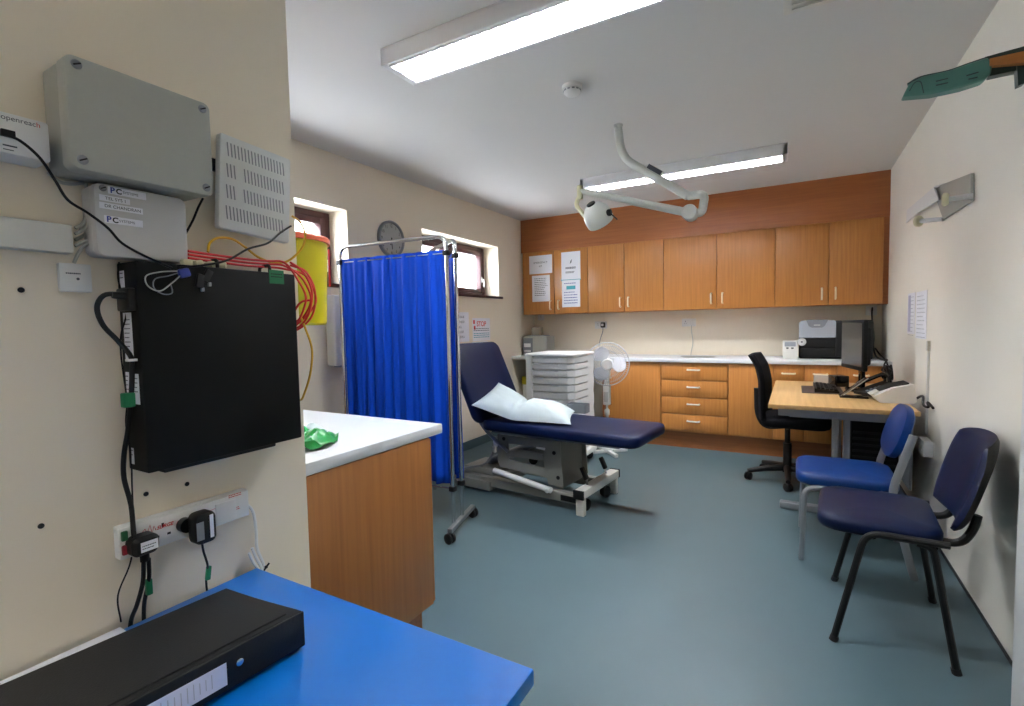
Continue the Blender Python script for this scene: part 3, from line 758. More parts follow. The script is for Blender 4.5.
# receipt sized reader
t = thing('test_reader', 'small pale grey desktop reader left of the big printer', 'reader', (-.04, 5.30, .9))
MB().loops([[(-.06, y, z) for y, z in ((-.07, 0), (-.07, .07), (-.02, .165), (.07, .165), (.07, 0))], [(.06, y, z) for y, z in ((-.07, 0), (-.07, .07), (-.02, .165), (.07, .165), (.07, 0))]]).build('body', 'offwhite', t)
fr = frame((0, -.045, .1185), (1, 0, 0), (0, .05, .095))
MB().sheet(fr, .09, .045, .002, 0, 0, .018).build('display', 'midgrey', t)
MB().sheet(fr, .02, .014, .003, 0, -.022, -.022).sheet(fr, .02, .014, .003, 0, .018, -.022).build('button', 'black', t)
# card printer
t = thing('desktop_printer', 'large silver and black desktop printer on the right end of the worktop', 'printer', (.315, 5.44, .9))
MB().bb(-.285, -.13, .0, .275, .20, .20, .012).bb(-.27, -.10, .19, .275, .20, .345, .012).build('body', 'blackm', t)
MB().bb(.0, -.142, .02, .275, -.12, .335, .012).build('right_cover', 'black', t)
sm = MB(); fr = WNY((-.285, -.135, 0))
sm.prism([(0, .195), (.285, .195), (.285, .335), (.27, .35), (.02, .35), (0, .33)], .02, fr)
sm.build('silver_front', 'silver', t)
MB().prism([(.055, .353), (.225, .353), (.20, .30), (.18, .285), (.10, .285), (.075, .30)], .004, WNY((-.285, -.155, 0))).prism([(.055, .353), (.225, .353), (.225, .356), (.055, .356)], .1, frame((-.285, -.06, 0), (1, 0, 0), (0, 0, 1))).build('control_panel', 'midgrey', t)
m = MB(); m.lines(WNY((-.145, -.160, .308)), -.025, .025, (0,), .009, 0, .001, ragged=0); m.build('lettering', 'white', t)
MB().bb(-.27, -.145, .02, .0, -.125, .095, .006).bb(-.27, -.143, .105, .0, -.125, .19, .006).build('card_tray', 'black', t)
MB().lathe([(.001, .02), (.03, .02), (.036, .014), (.036, 0), (.001, 0)], (-.262, -.135, .155), ROTX(pi/2), 24).lathe([(.001, .0215), (.008, .0215), (.008, .019)], (-.262, -.135, .155), ROTX(pi/2), 12, 1).build('roll_knob', ['white', 'ink'], t)
# black leads in the corner
def cable(name, pts, r, m, label, group=None, seg=7, cat='cable', k=6, parent=None):
    if parent: return MB().tube(catmull(pts, k), r, seg).build(name, m, parent, True)
    return tag(MB().tube(catmull(pts, k), r, seg).build(name, m), label, cat, group)
cable('power_lead', [(.615, YB-.02, 1.33), (.61, 5.60, 1.355), (.605, 5.57, 1.30), (.615, 5.61, 1.20), (.63, 5.64, 1.08), (.625, 5.62, 1.0), (.63, 5.5, .925), (.635, 5.3, .909), (.645, 5.08, .91), (.655, 5.02, .88), (.655, 4.97, .80), (.65, 4.9, .745)], .007, 'black', 'black power lead looping from the corner outlet down behind the desk')
cable('power_lead', [(.645, YB-.02, .98), (.66, 5.5, .935), (.662, 5.2, .91), (.655, 5.045, .915), (.632, 5.0, .88), (.63, 4.95, .82), (.62, 4.9, .745)], .007, 'black', 'black lead lying on the worktop end right of the printer')
rs = random.Random(3)
for k, lb in enumerate(('black lead bunched on the far right corner of the desk', 'black coiled lead hanging at the far desk corner beside the wall')):
    pts = [(.63+rs.uniform(-.03, .03), 4.82+rs.uniform(-.06, .06), .75+.14*abs(sin(i*1.3+k))) for i in range(9)]
    cable('power_lead', pts, .008, 'black', lb)

# ------------------------------------------------------------------ desk
t = thing('desk', 'light wood desk with grey metal legs against the right wall', 'desk', (.27, 4.22, 0))
MB().bb(-.416, -.70, .705, .345, .72, .73, .003).build('top', 'desk', t)
MB().bb(-.415, -.6995, .7035, .344, -.69, .7055).build('edge_band', 'desk', t)
for y in (-.64, .64): MB().bb(-.36, y-.02, .655, .33, y+.02, .704, .003).build('beam', 'alu', t)
for y, o_ in ((-.47, 0), (.60, .09)):
    l = MB(); l.T = Matrix.Translation((o_, 0, 0))
    l.bb(-.06, y-.025, .04, -.025, y+.025, .66, .004).bb(.0, y-.025, .04, .035, y+.025, .66, .004)
    l.bb(-.35, y-.03, .0, .33-o_, y+.03, .045, .008)  .bb(-.3, y-.02, .62, .33-o_, y+.02, .66, .003)
    l.build('leg', 'alu', t)
MB().bb(.315, -.6, .25, .33, .62, .66, .002).build('modesty_panel', 'midgrey', t)
t = thing('computer_tower', 'black computer tower on the floor under the desk', 'computer', (.47, 4.05, 0))
MB().bb(-.15, -.2, .02, .10, .22, .62, .008).build('case', 'blackm', t)
g = MB()
for k in range(9): g.bb(-.14, -.203, .2+.04*k, .09, -.199, .215+.04*k, .001)
g.build('front_slots', 'black', t)
MB().bb(-.13, -.18, 0, -.1, .2, .021).bb(.05, -.18, 0, .08, .2, .021).build('foot', 'rubber', t)

# monitor: faces the office chair
t = thing('monitor', 'black flat monitor seen edge-on on the desk', 'monitor', (.375, 4.40, .73), radians(-77))
MB().box((0, 0, .34), (.44, .03, .36), .008).box((0, .03, .33), (.34, .05, .27), .02).build('housing', 'blackm', t)
MB().bb(-.2, -.0175, .19, .2, -.0145, .50).build('screen', 'screen', t)
MB().bb(-.035, .04, .02, .035, .065, .32, .006).cushion((0, .04, 0), .20, .16, .018, .06, .006).build('stand', 'blackg', t)
t = thing('desk_mat', 'dark brown desk mat under the keyboard', 'mat', (.175, 4.36, .73))
o = MB().slab((0, 0, 0), .26, .44, [(0, 0), (0, .003), (.001, .004)], .01).build('pad', 'leather', t)
t = thing('keyboard', 'black keyboard on the dark desk mat', 'keyboard', (.20, 4.37, .7345), radians(90))
MB().loops([[(x, y, z) for y, z in ((-.075, 0), (-.075, .014), (.075, .03), (.075, 0))] for x in (-.205, .205)]).build('case', 'black', t)
kb = MB()
for r_ in range(5):
    for c_ in range(19):
        if r_ == 0 and 4 < c_ < 10: continue
        x = -.19+.0205*c_+(.004*(r_ % 2)); y = -.055+.026*r_; z = .014+.016*(y+.075)/.15
        kb.box((x, y, z+.004), (.017, .021, .008), 0, (.106, 0, 0))
kb.build('keys', 'blackm', t)
t = thing('desk_phone', 'black desk telephone with the receiver propped up, between monitor and pale label printer', 'phone', (.50, 4.20, .73), radians(-60))
MB().loops([[(x, y, z) for y, z in ((-.1, 0), (-.1, .02), (.1, .085), (.1, 0))] for x in (-.1, .1)]).build('base', 'black', t)
kp = MB()
for r_ in range(4):
    for c_ in range(3):
        y = -.07+.028*r_; z = .02+.065*(y+.1)/.2
        kp.box((-.005+.03*c_, y, z+.003), (.02, .016, .008), .002, (.31, 0, 0))
kp.build('keypad', 'midgrey', t)
MB().tube(fillet([(-.07, -.09, .05), (-.07, -.085, .075), (-.07, .085, .14), (-.07, .1, .115)], .02), [.02]*2+[.02]*4+[.014]*2+[.016]*4+[.022]*2, 10).build('handset', 'blackg', t)
t = thing('document_holder', 'black slanting easel with a metal edge, in front of the telephone', 'stand', (.325, 4.03, .73), 0)
MB().box((.02, 0, .07), (.008, .11, .19), .002, (0, .85, 0)).bb(-.06, -.055, 0, .10, .055, .01, .002).build('easel', 'blackg', t)
MB().box((.0275, -.05, .0775), (.006, .012, .18), .001, (0, .85, 0)).build('edge_rail', 'steel', t)
t = thing('hub_box', 'small black box with silver stripe on the desk left of the monitor stand', 'hub', (.30, 4.66, .731), radians(20))
MB().cushion((0, 0, 0), .10, .13, .085, .01, .006).build('case', 'blackg', t); MB().bb(.049, -.02, .012, .0515, -.01, .06).build('stripe', 'steel', t)
t = thing('storage_box', 'small clear plastic box at the back of the desk', 'box', (.205, 4.80, .73))
MB().slab((0, 0, 0), .14, .09, [(.004, 0), (0, .003), (0, .065), (.003, .065), (.003, .005)], .012).build('tub', 'clearbox', t)
t = thing('label_printer', 'pale wedge shaped label printer on the near right corner of the desk', 'printer', (.545, 3.93, .73), radians(3))
poly = [(-.085, 0), (-.115, .04), (-.02, .095), (.085, .12), (.10, .017), (.085, 0)]
MB().prism(poly, .2, frame((0, .1, 0), (1, 0, 0), (0, 0, 1))).build('body', 'white', t, angle=20)
MB().prism([(-.08, .065), (-.02, .1), (.07, .124), (.07, .116), (-.02, .093)], .15, frame((0, .098, .001), (1, 0, 0), (0, 0, 1))).build('lid', 'black', t)
MB().box((-.108, -.02, .056), (.05, .1, .006), .001, (0, -.5, 0)).build('paper_slot', 'offwhite', t)
cable('power_lead', [(.66, 3.95, .745), (.675, 3.88, .775), (.672, 3.80, .78), (.66, 3.72, .745), (.672, 3.66, .74), (.68, 3.72, .76), (.682, 3.60, .745)], .007, 'black', 'black lead looping on the desk corner behind the blue chair')

# ------------------------------------------------------------------ office chair
t = thing('office_chair', 'black swivel office chair pulled up to the desk', 'office chair', (-.045, 4.40, 0), radians(-4))
for k in range(5):
    a = radians(132+72*k)
    d = Vector((cos(a), sin(a), 0))
    l = MB().tube([d*.03+Vector((0, 0, .105)), d*.16+Vector((0, 0, .092)), d*.29+Vector((0, 0, .07))], [.028, .022, .017], 10).build('base_leg', 'black', t)
    castor(None, d*.285+Vector((0, 0, .03)), .03, a+.7).tube([d*.285+Vector((0, 0, .03)), d*.285+Vector((0, 0, .07))], .008).build('castor', 'black', l)
MB().lathe([(.034, .07), (.034, .13), (.03, .14), (.03, .30), (.02, .30), (.02, .42), (.04, .425), (.04, .43)], seg=20).build('gas_lift', 'black', t)
MB().bb(-.12, -.09, .425, .12, .09, .455, .008).tube([(0, -.08, .44), (.02, -.22, .44)], .007).build('mechanism', 'black', t)
MB().cushion((.06, 0, .45), .46, .47, .075, .10, .025, dome=.008).build('seat', 'mesh', t, angle=50)
def bk(u, v):
    y = (u-.5)*.43*(1-.12*v*v); z = .50+.50*v
    x = -.17-.012*v-.085*max(0, v-.55)**1.3*1.6+.07*(2*u-1)**2*.6
    if v > .8: x -= .22*(v-.8)**1.3
    return Vector((x, y, z))
bkm = MB().grid(bk, 16, 22)
o = bkm.build('backrest', 'mesh', t, angle=60); o.modifiers.new('thickness', 'SOLIDIFY').thickness = .03
MB().tube(fillet([(-.03, 0, .44), (-.16, 0, .42), (-.205, 0, .52), (-.21, 0, .72)], .06), .02, 10, flat=1.6).build('back_bracket', 'black', t)

# ------------------------------------------------------------------ visitor chairs
def visitor_chair(label, loc, rz, vinyl, metal, back):
    t = thing('visitor_chair', label, 'chair', loc, rz)
    R = .0125
    # local: faces -x, seat centre at the origin
    for s_ in (-1, 1):
        y = s_*.235
        if back == 'wide':
            MB().tube(fillet([(-.183, y*1.14, 0), (-.085, y*1.05, .448), (.16, y*1.03, .448)], .055, 6), R, 10).build('front_leg', metal, t)
            MB().tube(fillet([(.185, y*1.14, 0), (.115, y*1.02, .43), (.07, y*1.0, .436)], .03, 4), R, 10).build('rear_leg', metal, t)
            for px_ in (-.183, .185): MB().tube([(px_, y*1.14, 0), (px_-(px_-.02)*.03, y*1.132, .02)], .015, 10).build('ferrule', 'rubber', t)
        else:
            MB().tube(fillet([(-.215, y, 0), (-.205, y, .39), (.17, y, .40)], .06, 6), .0135, 10).build('front_leg', metal, t)
            MB().tube(fillet([(.255, y, 0), (.165, y, .36), (.165, y, .44), (.238, y, .70)], .05, 5), .0135, 10, flat=1.3).build('rear_leg', metal, t)
    zr = .43 if back == 'wide' else .405
    for px_ in (-.06, .12): MB().tube([(px_, -.235, zr), (px_, .235, zr)], .010, 8).build('cross_rail', metal, t)
    if back == 'wide':
        MB().cushion((-.045, 0, .422), .40, .47, .058, .085, .02, dome=.012).build('seat', vinyl, t, angle=50)
        for s_ in (-1, 1): MB().tube(fillet([(.08, s_*.15, .425), (.205, s_*.15, .43), (.236, s_*.15, .49), (.246, s_*.15, .545)], .05, 6), .014, 10).build('back_bracket', metal, t)
        def bp(k):
            def fn(u, v):
                a = 2*u-1; b_ = 2*v-1
                w_ = .272*(1-.08*max(0, b_)**3-.09*max(0, -b_)**2)
                n_ = 3.2; sx = abs(a)**n_; sy = abs(b_)**n_
                # map the square to a rounded square
                x_ = a*math.sqrt(max(0, 1-.36*b_*b_*abs(b_)**1.2)); y_ = b_*math.sqrt(max(0, 1-.22*a*a*abs(a)**1.2))
                e_ = (1-max(abs(a), abs(b_))**6)
                depth = -.050*a*a
                th = (.030 if k < 0 else .014)*e_**.5
                X = .266+depth*1.0+k*th; Z = y_*.175
                return Vector((X+Z*.27, x_*w_, .645+Z))
            return fn
        MB().grid(bp(-1), 24, 24).build('back_pad', vinyl, t, angle=50)
        MB().grid(bp(1), 24, 24).build('back_shell', 'blackm', t, angle=50)
    else:
        MB().cushion((-.02, 0, .392), .45, .47, .06, .10, .02, dome=.01).build('seat', vinyl, t, angle=50)
        R_ = Matrix.Rotation(radians(17), 3, 'Y') @ Matrix(((0, 0, -1), (0, 1, 0), (1, 0, 0)))
        lp = []
        for d, z in ((.014, -.022), (.003, -.016), (0, 0), (.003, .016), (.02, .024), (.08, .032), (.13, .034)):
            lp.append([Vector((.208, 0, .678))+R_ @ Vector(((.138-d)*(abs(cos(a))**.75)*(1 if cos(a) > 0 else -1), (.20-d)*(abs(sin(a))**.75)*(1 if sin(a) > 0 else -1), z)) for a in [2*pi*k/48 for k in range(48)]])
        MB().loops(lp).build('back_pad', vinyl, t, angle=50)
    return t
visitor_chair('dark navy visitor chair with black legs, nearest the camera', (.34, 2.508, 0), radians(-3.6), 'vinyl_navy', 'black', 'wide')
visitor_chair('bright blue visitor chair with grey metal legs beside the desk', (.255, 3.20, 0), 0, 'vinyl_blue', 'alu', 'oval')

# ------------------------------------------------------------------ right wall
for n_, (px, py, w_, h_, lb) in enumerate(((911.3, 313.5, .25, .28, 'lilac tinted paper notice on the right wall, left one of the pair'), (921.2, 315, .31, .30, 'white paper notice of grey lines on the right wall, right one of the pair'))):
    p = at(px, py, x=XR-.001-.0012*n_); fr = WNX(p); m = MB().sheet(fr, w_, h_, .0008)
    m.lines(fr, -w_*.4, w_*.4, [h_*.4-.026*k for k in range(11)], .0035, 1)
    if n_ == 0: m.quad(fr, w_*.35, h_*.9, 2, -w_*.25, 0, .0012)
    tag(m.build('wall_notice', ['paper', 'midgrey', 'lilac']), lb, 'notice', 'notices on the right wall')
# folded white holder with two pegs
t = thing('wall_holder', 'white angled wall holder with two ivory capped pegs, high on the right wall', 'holder', (XR, 3.3, 1.9))
m = MB()
P = [at(974, 173, x=XR-.004), at(974, 201, x=XR-.004), at(946, 219, x=XR-.004), at(935, 188, x=XR-.004)]
m.prism([(-(q.y), q.z) for q in P], .012, frame((XR-.004+.0, 0, 0), (0, -1, 0), (0, 0, 1)))
m.build('back_plate', 'greybox', t, True)
Q = [at(935, 187, x=XR-.03), at(908, 210, x=XR-.03), at(907, 223, x=XR-.03), at(918, 213, x=XR-.03), at(940, 200, x=XR-.03)]
MB().prism([(-(q.y), q.z) for q in Q], .006, frame((XR-.03, 0, 0), (0, -1, 0), (0, 0, 1))).tube([Q[0], (XR, Q[0].y-.05, Q[0].z)], .006).build('side_wing', 'white', t, True)
for (a, b, rr_) in (((973, 196), (949, 199), .02), ((943, 219), (921, 221), .018)):
    A_ = at(*a, x=XR-.012); B_ = at(*b, x=XR-.09)
    pg = MB().tube([A_, B_], .012, 10).build('peg', 'lightgrey', t, True)
    d_ = (B_-A_).normalized()
    MB().lathe([(.001, 0), (.022, 0), (.03, .008), (.03, .02), (.02, .026), (.001, .027)], B_, d_.to_track_quat('Z', 'Y').to_matrix(), 18).build('peg_cap', 'ivory', pg, True)
# teal fin with its wooden strip
t = thing('teal_fin', 'teal plastic fin with an orange wood strip jutting from the right wall near the ceiling', 'fitting', (XR, 2.30, 2.08))
fr = WNY((0, 2.30, 0))
pw = lambda px, py: (lambda q: (q.x, q.z))(at(px, py, y=2.30))
body = [pw(*q) for q in ((901.5, 99), (904, 94), (908, 86), (921, 79), (948, 73), (968, 66), (986, 60), (990, 68), (989, 76), (982, 83), (960, 90), (930, 96.5))]
m = MB(); m.prism(body, .05, frame((0, 2.325, 0), (1, 0, 0), (0, 0, 1)))
o = m.build('fin', 'teal', t, True); bv = o.modifiers.new('soft_edges', 'BEVEL'); bv.width = .006; bv.segments = 2; bv.limit_method = 'ANGLE'
edge = [pw(*q) for q in ((908, 85), (921, 78), (948, 72), (968, 65), (986, 59))]
MB().tube(catmull([(a, 2.30, b) for a, b in edge]), .007, 8).build('top_bead', 'tealdark', t, True)
for a, b in (((934, 84.5), (946, 81.5)), ((934, 88.5), (946, 85.8)), ((964, 79), (976, 75.5)), ((966, 82.5), (975, 80.5))):
    p_, q_ = pw(*a), pw(*b); MB().tube([(p_[0], 2.274, p_[1]), (q_[0], 2.274, q_[1])], .0022, 6).build('rib', 'tealdark', t, True)
MB().tube(catmull([(a, 2.274, b) for a, b in [pw(*q) for q in ((908, 94), (913, 86), (919, 85), (922, 96))]]), .0016, 6).build('seam', 'tealdark', t, True)
m = MB(); m.prism([pw(*q) for q in ((985, 57), (1010, 50), (1040, 42), (1075, 36), (1075, 60), (1040, 66), (1008, 72), (990, 76))], .035, frame((0, 2.335, 0), (1, 0, 0), (0, 0, 1)))
m.prism([pw(*q) for q in ((1016, 66), (1024, 66), (1024, 84), (1017, 87))], .03, frame((0, 2.32, 0), (1, 0, 0), (0, 0, 1)))
m.build('arm', 'tealdark', t, True)
m = MB(); m.prism([pw(*q) for q in ((987, 62.5), (1024, 54.5), (1060, 47), (1060, 59), (1024, 66.5), (987, 69.5))], .02, frame((0, 2.29, 0), (1, 0, 0), (0, 0, 1)))
m.build('wood_strip', 'stripwood', t, True)
MB().bb(.69, 2.27, 2.0, XR, 2.37, 2.2, .003).build('wall_plate', 'tealdark', t, True)
# cable trunking and outlet behind the navy chair
t = thing('wall_trunking', 'thin white trunking running down the right wall beside the desk end', 'trunking', (XR, 3.78, .56))
MB().bb(-.012, -.008, 0, 0, .008, .53, .002).build('trunking', 'white', t)
MB().bb(-.016, -.02, .50, 0, .02, .56, .003).build('clip', 'offwhite', t)
t = thing('wall_socket', 'white socket box low on the right wall above the navy chair back', 'socket', (XR, 3.70, .50))
MB().bb(-.045, -.075, -.045, 0, .075, .045, .004).build('face_plate', 'white', t); MB().bb(-.05, -.03, -.012, -.044, -.012, .012, .002).bb(-.05, .012, -.012, -.044, .03, .012, .002).build('rocker', 'offwhite', t)

# ------------------------------------------------------------------ comms wall
def screws(t, pts, r, name='screw', m='alu'):
    for p in pts:
        s_ = MB().lathe([(r, 0), (r, .0025), (r*.8, .004), (.0005, .004)], p, ROTY(pi/2), 16)
        s_.box((p[0]+.0042, p[1], p[2]), (.0012, r*1.5, r*.3), 0, (.5, 0, 0), 1)
        s_.build(name, [m, 'black'], t, True)
t = thing('junction_box', 'large grey plastic enclosure with four corner screws, top of the comms wall', 'junction box', (XP, .467, 1.512))
MB().cushion((XP, .462, 1.6115), .174, .219, .055, .012, .002, Matrix(((0, 0, 1), (0, 1, 0), (1, 0, 0)))).build('body', 'greybox', t, True)
MB().cushion((XP+.056, .462, 1.6115), .177, .222, .034, .013, .004, Matrix(((0, 0, 1), (0, 1, 0), (1, 0, 0)))).build('lid', 'greybox', t, True)
screws(t, [(XP+.0885, y, z) for y in (.366, .558) for z in (1.538, 1.686)], .0075)
t = thing('connection_box', 'pale grey box with white sticky labels below the large grey enclosure', 'junction box', (XP, .462, 1.396))
Rx = Matrix(((0, 0, 1), (0, 1, 0), (1, 0, 0)))
MB().cushion((XP, .4665, 1.456), .122, .146, .032, .012, .002, Rx).build('body', 'lightgrey', t, True)
MB().cushion((XP+.031, .4665, 1.456), .124, .148, .019, .013, .005, Rx).build('lid', 'lightgrey', t, True)
screws(t, [(XP+.049, .406, 1.509)], .0055)
xf = XP+.0502
def sticker(p0, w_, h_, fn):
    o_ = at(*p0, x=xf); fr = WPX(o_); m_ = MB().sheet(fr, w_, h_, .0005, 0, w_/2, -h_/2); fn(m_, fr); return m_.build('sticker', ['paper', 'ink', 'inkblue', 'black'], t, True)
def logo(m_, fr):
    m_.text('P', .0135, fr, .003, -.0105, .0009, 2, 'LEFT', 0, .03).text('C', .0125, fr, .0115, -.0105, .0009, 3, 'LEFT', 0, .03).text('SYSTEMS', .0062, fr, .0215, -.0085, .0009, 1)
sticker((107.5, 186), .058, .0125, logo)
sticker((99, 194), .045, .010, lambda m_, fr: m_.text('TEL SYS 1', .0075, fr, .008, -.0075, .0009, 3))
sticker((99, 201.5), .065, .0105, lambda m_, fr: m_.text('DR CHANDRAN', .0075, fr, .007, -.0078, .0009, 3))
sticker((104, 215), .058, .0125, logo)
t = thing('phone_line_box', 'white telephone line box at the left edge, black lead plugged in', 'junction box', (XP, .23, 1.535))
MB().bb(XP, .12, 1.531, XP+.06, .337, 1.592, .004).build('case', 'white', t, True)
xo = XP+.0605; m = MB()
fr = WPX(at(49, 126.5, x=xo)); m.text('openreac',   .0105, fr, -.0155, -.006, 0, 0, 'RIGHT').text('h', .0105, fr, -.0155, -.006, 0, 1, 'LEFT')
fr = WPX(at(10, 146, x=xo)); m.quad(fr, .016, .0022, 0, .0, 0, 0).quad(fr, .012, .0014, 0, -.002, -.006, 0)
m.build('lettering', ['ink', 'inkred'], t, True)
p = at(8, 134, x=xo); MB().bb(xo-.002, p.y-.009, p.z-.005, xo+.006, p.y+.007, p.z+.005, .001).build('line_socket', 'black', t, True)
t = thing('wall_trunking', 'wide cream trunking at the left edge of the comms wall', 'trunking', (XP, .25, 1.396))
MB().bb(XP, .08, 1.396, XP+.028, .369, 1.443, .002).build('trunking', 'offwhite', t, True)
t = thing('telephone_socket', 'small square white outlet with pencilled note, below the cream trunking', 'socket', (XP, .375, 1.33))
MB().bb(XP, .353, 1.333, XP+.012, .397, 1.381, .002).build('face_plate', 'white', t, True)
fr = WPX((XP+.0125, .375, 1.357)); MB().lines(fr, -.014, .006, (.007,), .0022, 0, 0, ragged=0).lathe([(.0022, 0), (.0022, .0008), (.0005, .0008)], (XP+.0124, .377, 1.355), RX, 10, 0).build('marking', 'ink', t, True)
# grey telephone cables between trunking and boxes
gl = ['thin grey cable dropping straight from the grey enclosure behind the pale box', 'upper grey cable looping from trunking into the pale box', 'second grey cable curving from trunking into the pale box', 'third grey cable curving from trunking into the pale box', 'lowest grey cable curving from trunking into the pale box', 'grey cable rising from the small square outlet to the pale box', 'grey cable arching below the corner of the large enclosure']
gp = [[(86, 183), (86, 200), (85, 218), (80, 232)], [(75, 228), (82, 224), (88, 214), (93, 205)], [(75, 234), (83, 230), (89, 222), (94, 214)], [(75, 240), (83, 236), (90, 231), (95, 226)], [(75, 246), (83, 242), (90, 239), (96, 235)], [(74, 263), (78, 254), (82, 248), (88, 243)], [(48, 172), (58, 181), (70, 184), (84, 183)]]
for k, (lb, pp) in enumerate(zip(gl, gp)):
    xs_ = XP+.008+.004*(k % 3)
    cable('telephone_cable', [at(*q, x=xs_) for q in pp], .0028, 'greyc', lb, 'grey telephone cables')
# perforated white cover
t = thing('wireless_router', 'white slotted wireless unit on the comms wall, right of the grey enclosure', 'router', (XP, .69, 1.56))
ap = MB()
y0, y1, z0, z1 = .610, .775, 1.469, 1.666
ap.T = Matrix.Translation((0, (y0+y1)/2, (z0+z1)/2)) @ Matrix.Rotation(radians(-4), 4, 'X') @ Matrix.Translation((0, -(y0+y1)/2, -(z0+z1)/2))
ap.cushion((XP+.028, (y0+y1)/2, (z0+z1)/2), z1-z0, y1-y0, .018, .006, .003, Rx)
sl = MB(); sl.T = ap.T.copy()
for row in range(4):
    for k in range(18):
        if row in (1, 2) and 3 <= k <= 4: continue
        yy = y0+.016+.0076*k; zz = z1-.030-.044*row
        sl.box((XP+.0461, yy, zz), (.0012, .0022, .028), 0, (radians(7), 0, 0))
ap.build('case', 'white', t, True); sl.build('slots', 'midgrey', t, True)
MB().bb(XP, .60, 1.60, XP+.014, .63, 1.625, .002).build('mounting_clip', 'black', t, True)
MB().bb(XP, .64, 1.5, XP+.029, .745, 1.62, .002).build('mounting_plate', 'offwhite', t, True)
# black equipment case
t = thing('network_cabinet', 'big flat black equipment case fixed to the comms wall', 'network switch', (XP, .58, 1.01))
xc = XP+.075
MB().bb(XP+.004, .437, 1.008, xc, .757, 1.388, .003).build('case', 'blackm', t, True)
MB().bb(XP, .45, 1.02, XP+.005, .73, 1.38).bb(XP, .47, .998, XP+.06, .70, 1.009, .003).build('mounting_frame', 'black', t, True)
fr = WPX(at(276.5, 277, x=xc+.0002)); m = MB().sheet(fr, .036, .03, .0006).lines(fr, -.014, .014, (.006, .0), .002, 1, ragged=0); m.build('green_label', ['greentag', 'black'], t, True)
sd = lambda xx, zz: frame((xx, .4365, zz), (1, 0, 0), (0, 0, 1))
for xx, zz, w_, h_ in ((XP+.025, 1.358, .016, .03), (XP+.035, 1.255, .030, .085), (XP+.052, 1.16, .022, .055), (XP+.022, 1.165, .012, .05), (XP+.022, 1.035, .012, .03)):
    m = MB().sheet(sd(xx, zz), w_, h_, .0006).lines(sd(xx, zz), -w_*.4, w_*.4, [h_*.35-.008*k for k in range(max(2, int(h_*.7/.008)))], .0018, 1); m.build('side_label', ['paper', 'ink'], t, True)
MB().bb(XP+.025, .425, 1.30, XP+.07, .438, 1.34, .003).build('power_inlet', 'black', t, True)
for yy in (.585, .70): MB().tube(fillet([(XP+.03, yy, 1.386), (XP+.03, yy, 1.403), (XP+.066, yy, 1.405), (XP+.066, yy, 1.387)], .008), .0035, 8).build('cable_clip', 'black', t, True)
# leads on the case
K = lambda pts, x=None: [at(a, b, x=(x if x is not None else XP+c)) for a, b, c in pts]
cable('data_lead', K([(8, 135, .066), (22, 142, .07), (40, 158, .075), (55, 180, .075), (68, 200, .07), (88, 213, .065), (108, 228, .062), (122, 243, .062), (145, 256, .07), (172, 268, .081)]), .0022, 'black', 'thin black lead crossing from the telephone line box to the blue tape')
cable('data_lead', K([(178, 268, .081), (205, 265, .081), (228, 260, .081), (248, 249, .078), (268, 243, .075), (280, 233, .062), (291, 226, .052)]), .0022, 'black', 'thin black lead rising from the blue tape to the slotted white unit')
cable('data_lead', K([(203, 198, .03), (198, 208, .02), (193, 220, .012), (186, 233, .012)]), .0022, 'black', 'short black lead hanging below the right end of the large grey enclosure')
cable('antenna_lead', K([(178, 271, .081), (160, 272, .081), (146, 276, .0795), (148, 286, .081), (160, 291, .081), (172, 283, .082), (181, 275, .083)]), .0012, 'greyc', 'thin pale wire looped on the black case left of the blue tape', k=8)
cable('antenna_lead', K([(178, 273, .083), (168, 276, .082), (155, 279, .081), (154, 288, .081), (163, 294, .081), (172, 293, .081), (171, 285, .081)]), .0011, 'midgrey', 'second darker wire looped on the black case left of the blue tape', k=8)
p = at(184, 273, x=xc+.006); tag(MB().box(p, (.011, .021, .017), .004, (.3, 0, 0)).build('blue_tape', 'bluetag'), 'knot of blue tape binding leads on the black case', 'tape')
for k, (px, py, lb) in enumerate(((200, 281, 'small black connector dangling right of the blue tape'), (207, 276, 'small black connector beside the dangling one on the case'))):
    p = at(px, py, x=xc+.0045); tag(MB().box(p, (.008, .014, .026), .002, (-.2-.3*k, 0, 0)).box((p.x, p.y+.004, p.z-.016), (.005, .006, .008), .001, (0, 0, 0), 1).build('connector', ['black', 'steel']), lb, 'connector')
for k, (px, py) in enumerate(((186, 259), (197, 261), (210, 264), (222, 266))):
    p = at(px, py, x=XP+.055)
    tag(MB().box((p.x, p.y, 1.395), (.016, .018, .012), .003, (.2*k, 0, .3*k)).build('cable_joint', 'ivory'), ('ivory cable joint on the black case, first from the pale box', 'ivory cable joint on the black case, second from the pale box', 'ivory cable joint on the black case, third from the pale box', 'ivory cable joint on the black case, nearest the red cables')[k], 'connector', 'ivory joints on the black case')
rcl = ['red network cable lying along the top of the black case, uppermost strand', 'red network cable along the top of the black case, middle strand', 'red network cable along the top of the black case, lowest strand']
for k in range(3):
    pts = [(188, 251+3.4*k, .05), (215, 255+3.3*k, .05), (245, 259+3.2*k, .05), (268, 261+3*k, .05), (285, 263+3*k, .06), (298+4*k, 280-2*k, .075), (306+5*k, 298, .085), (300+5*k, 318-3*k, .07), (293, 322+3*k, .04)]
    cable('network_cable', K(pts), .0026, 'red', rcl[k], 'red network cables', k=8)
for k, lb in enumerate(('inner loop of the red cable coil at the edge of the black case', 'outer loop of the red cable coil at the edge of the black case')):
    pts = [(290, 262+3*k, .05), (303+3*k, 272, .07), (312+3*k, 292, .085), (308+4*k, 316, .08), (296, 328+2*k, .05), (292, 318, .03), (300, 303, .05), (310+2*k, 300, .07)]
    cable('network_cable', K(pts), .0026, 'red', lb, 'red network cables', k=8)
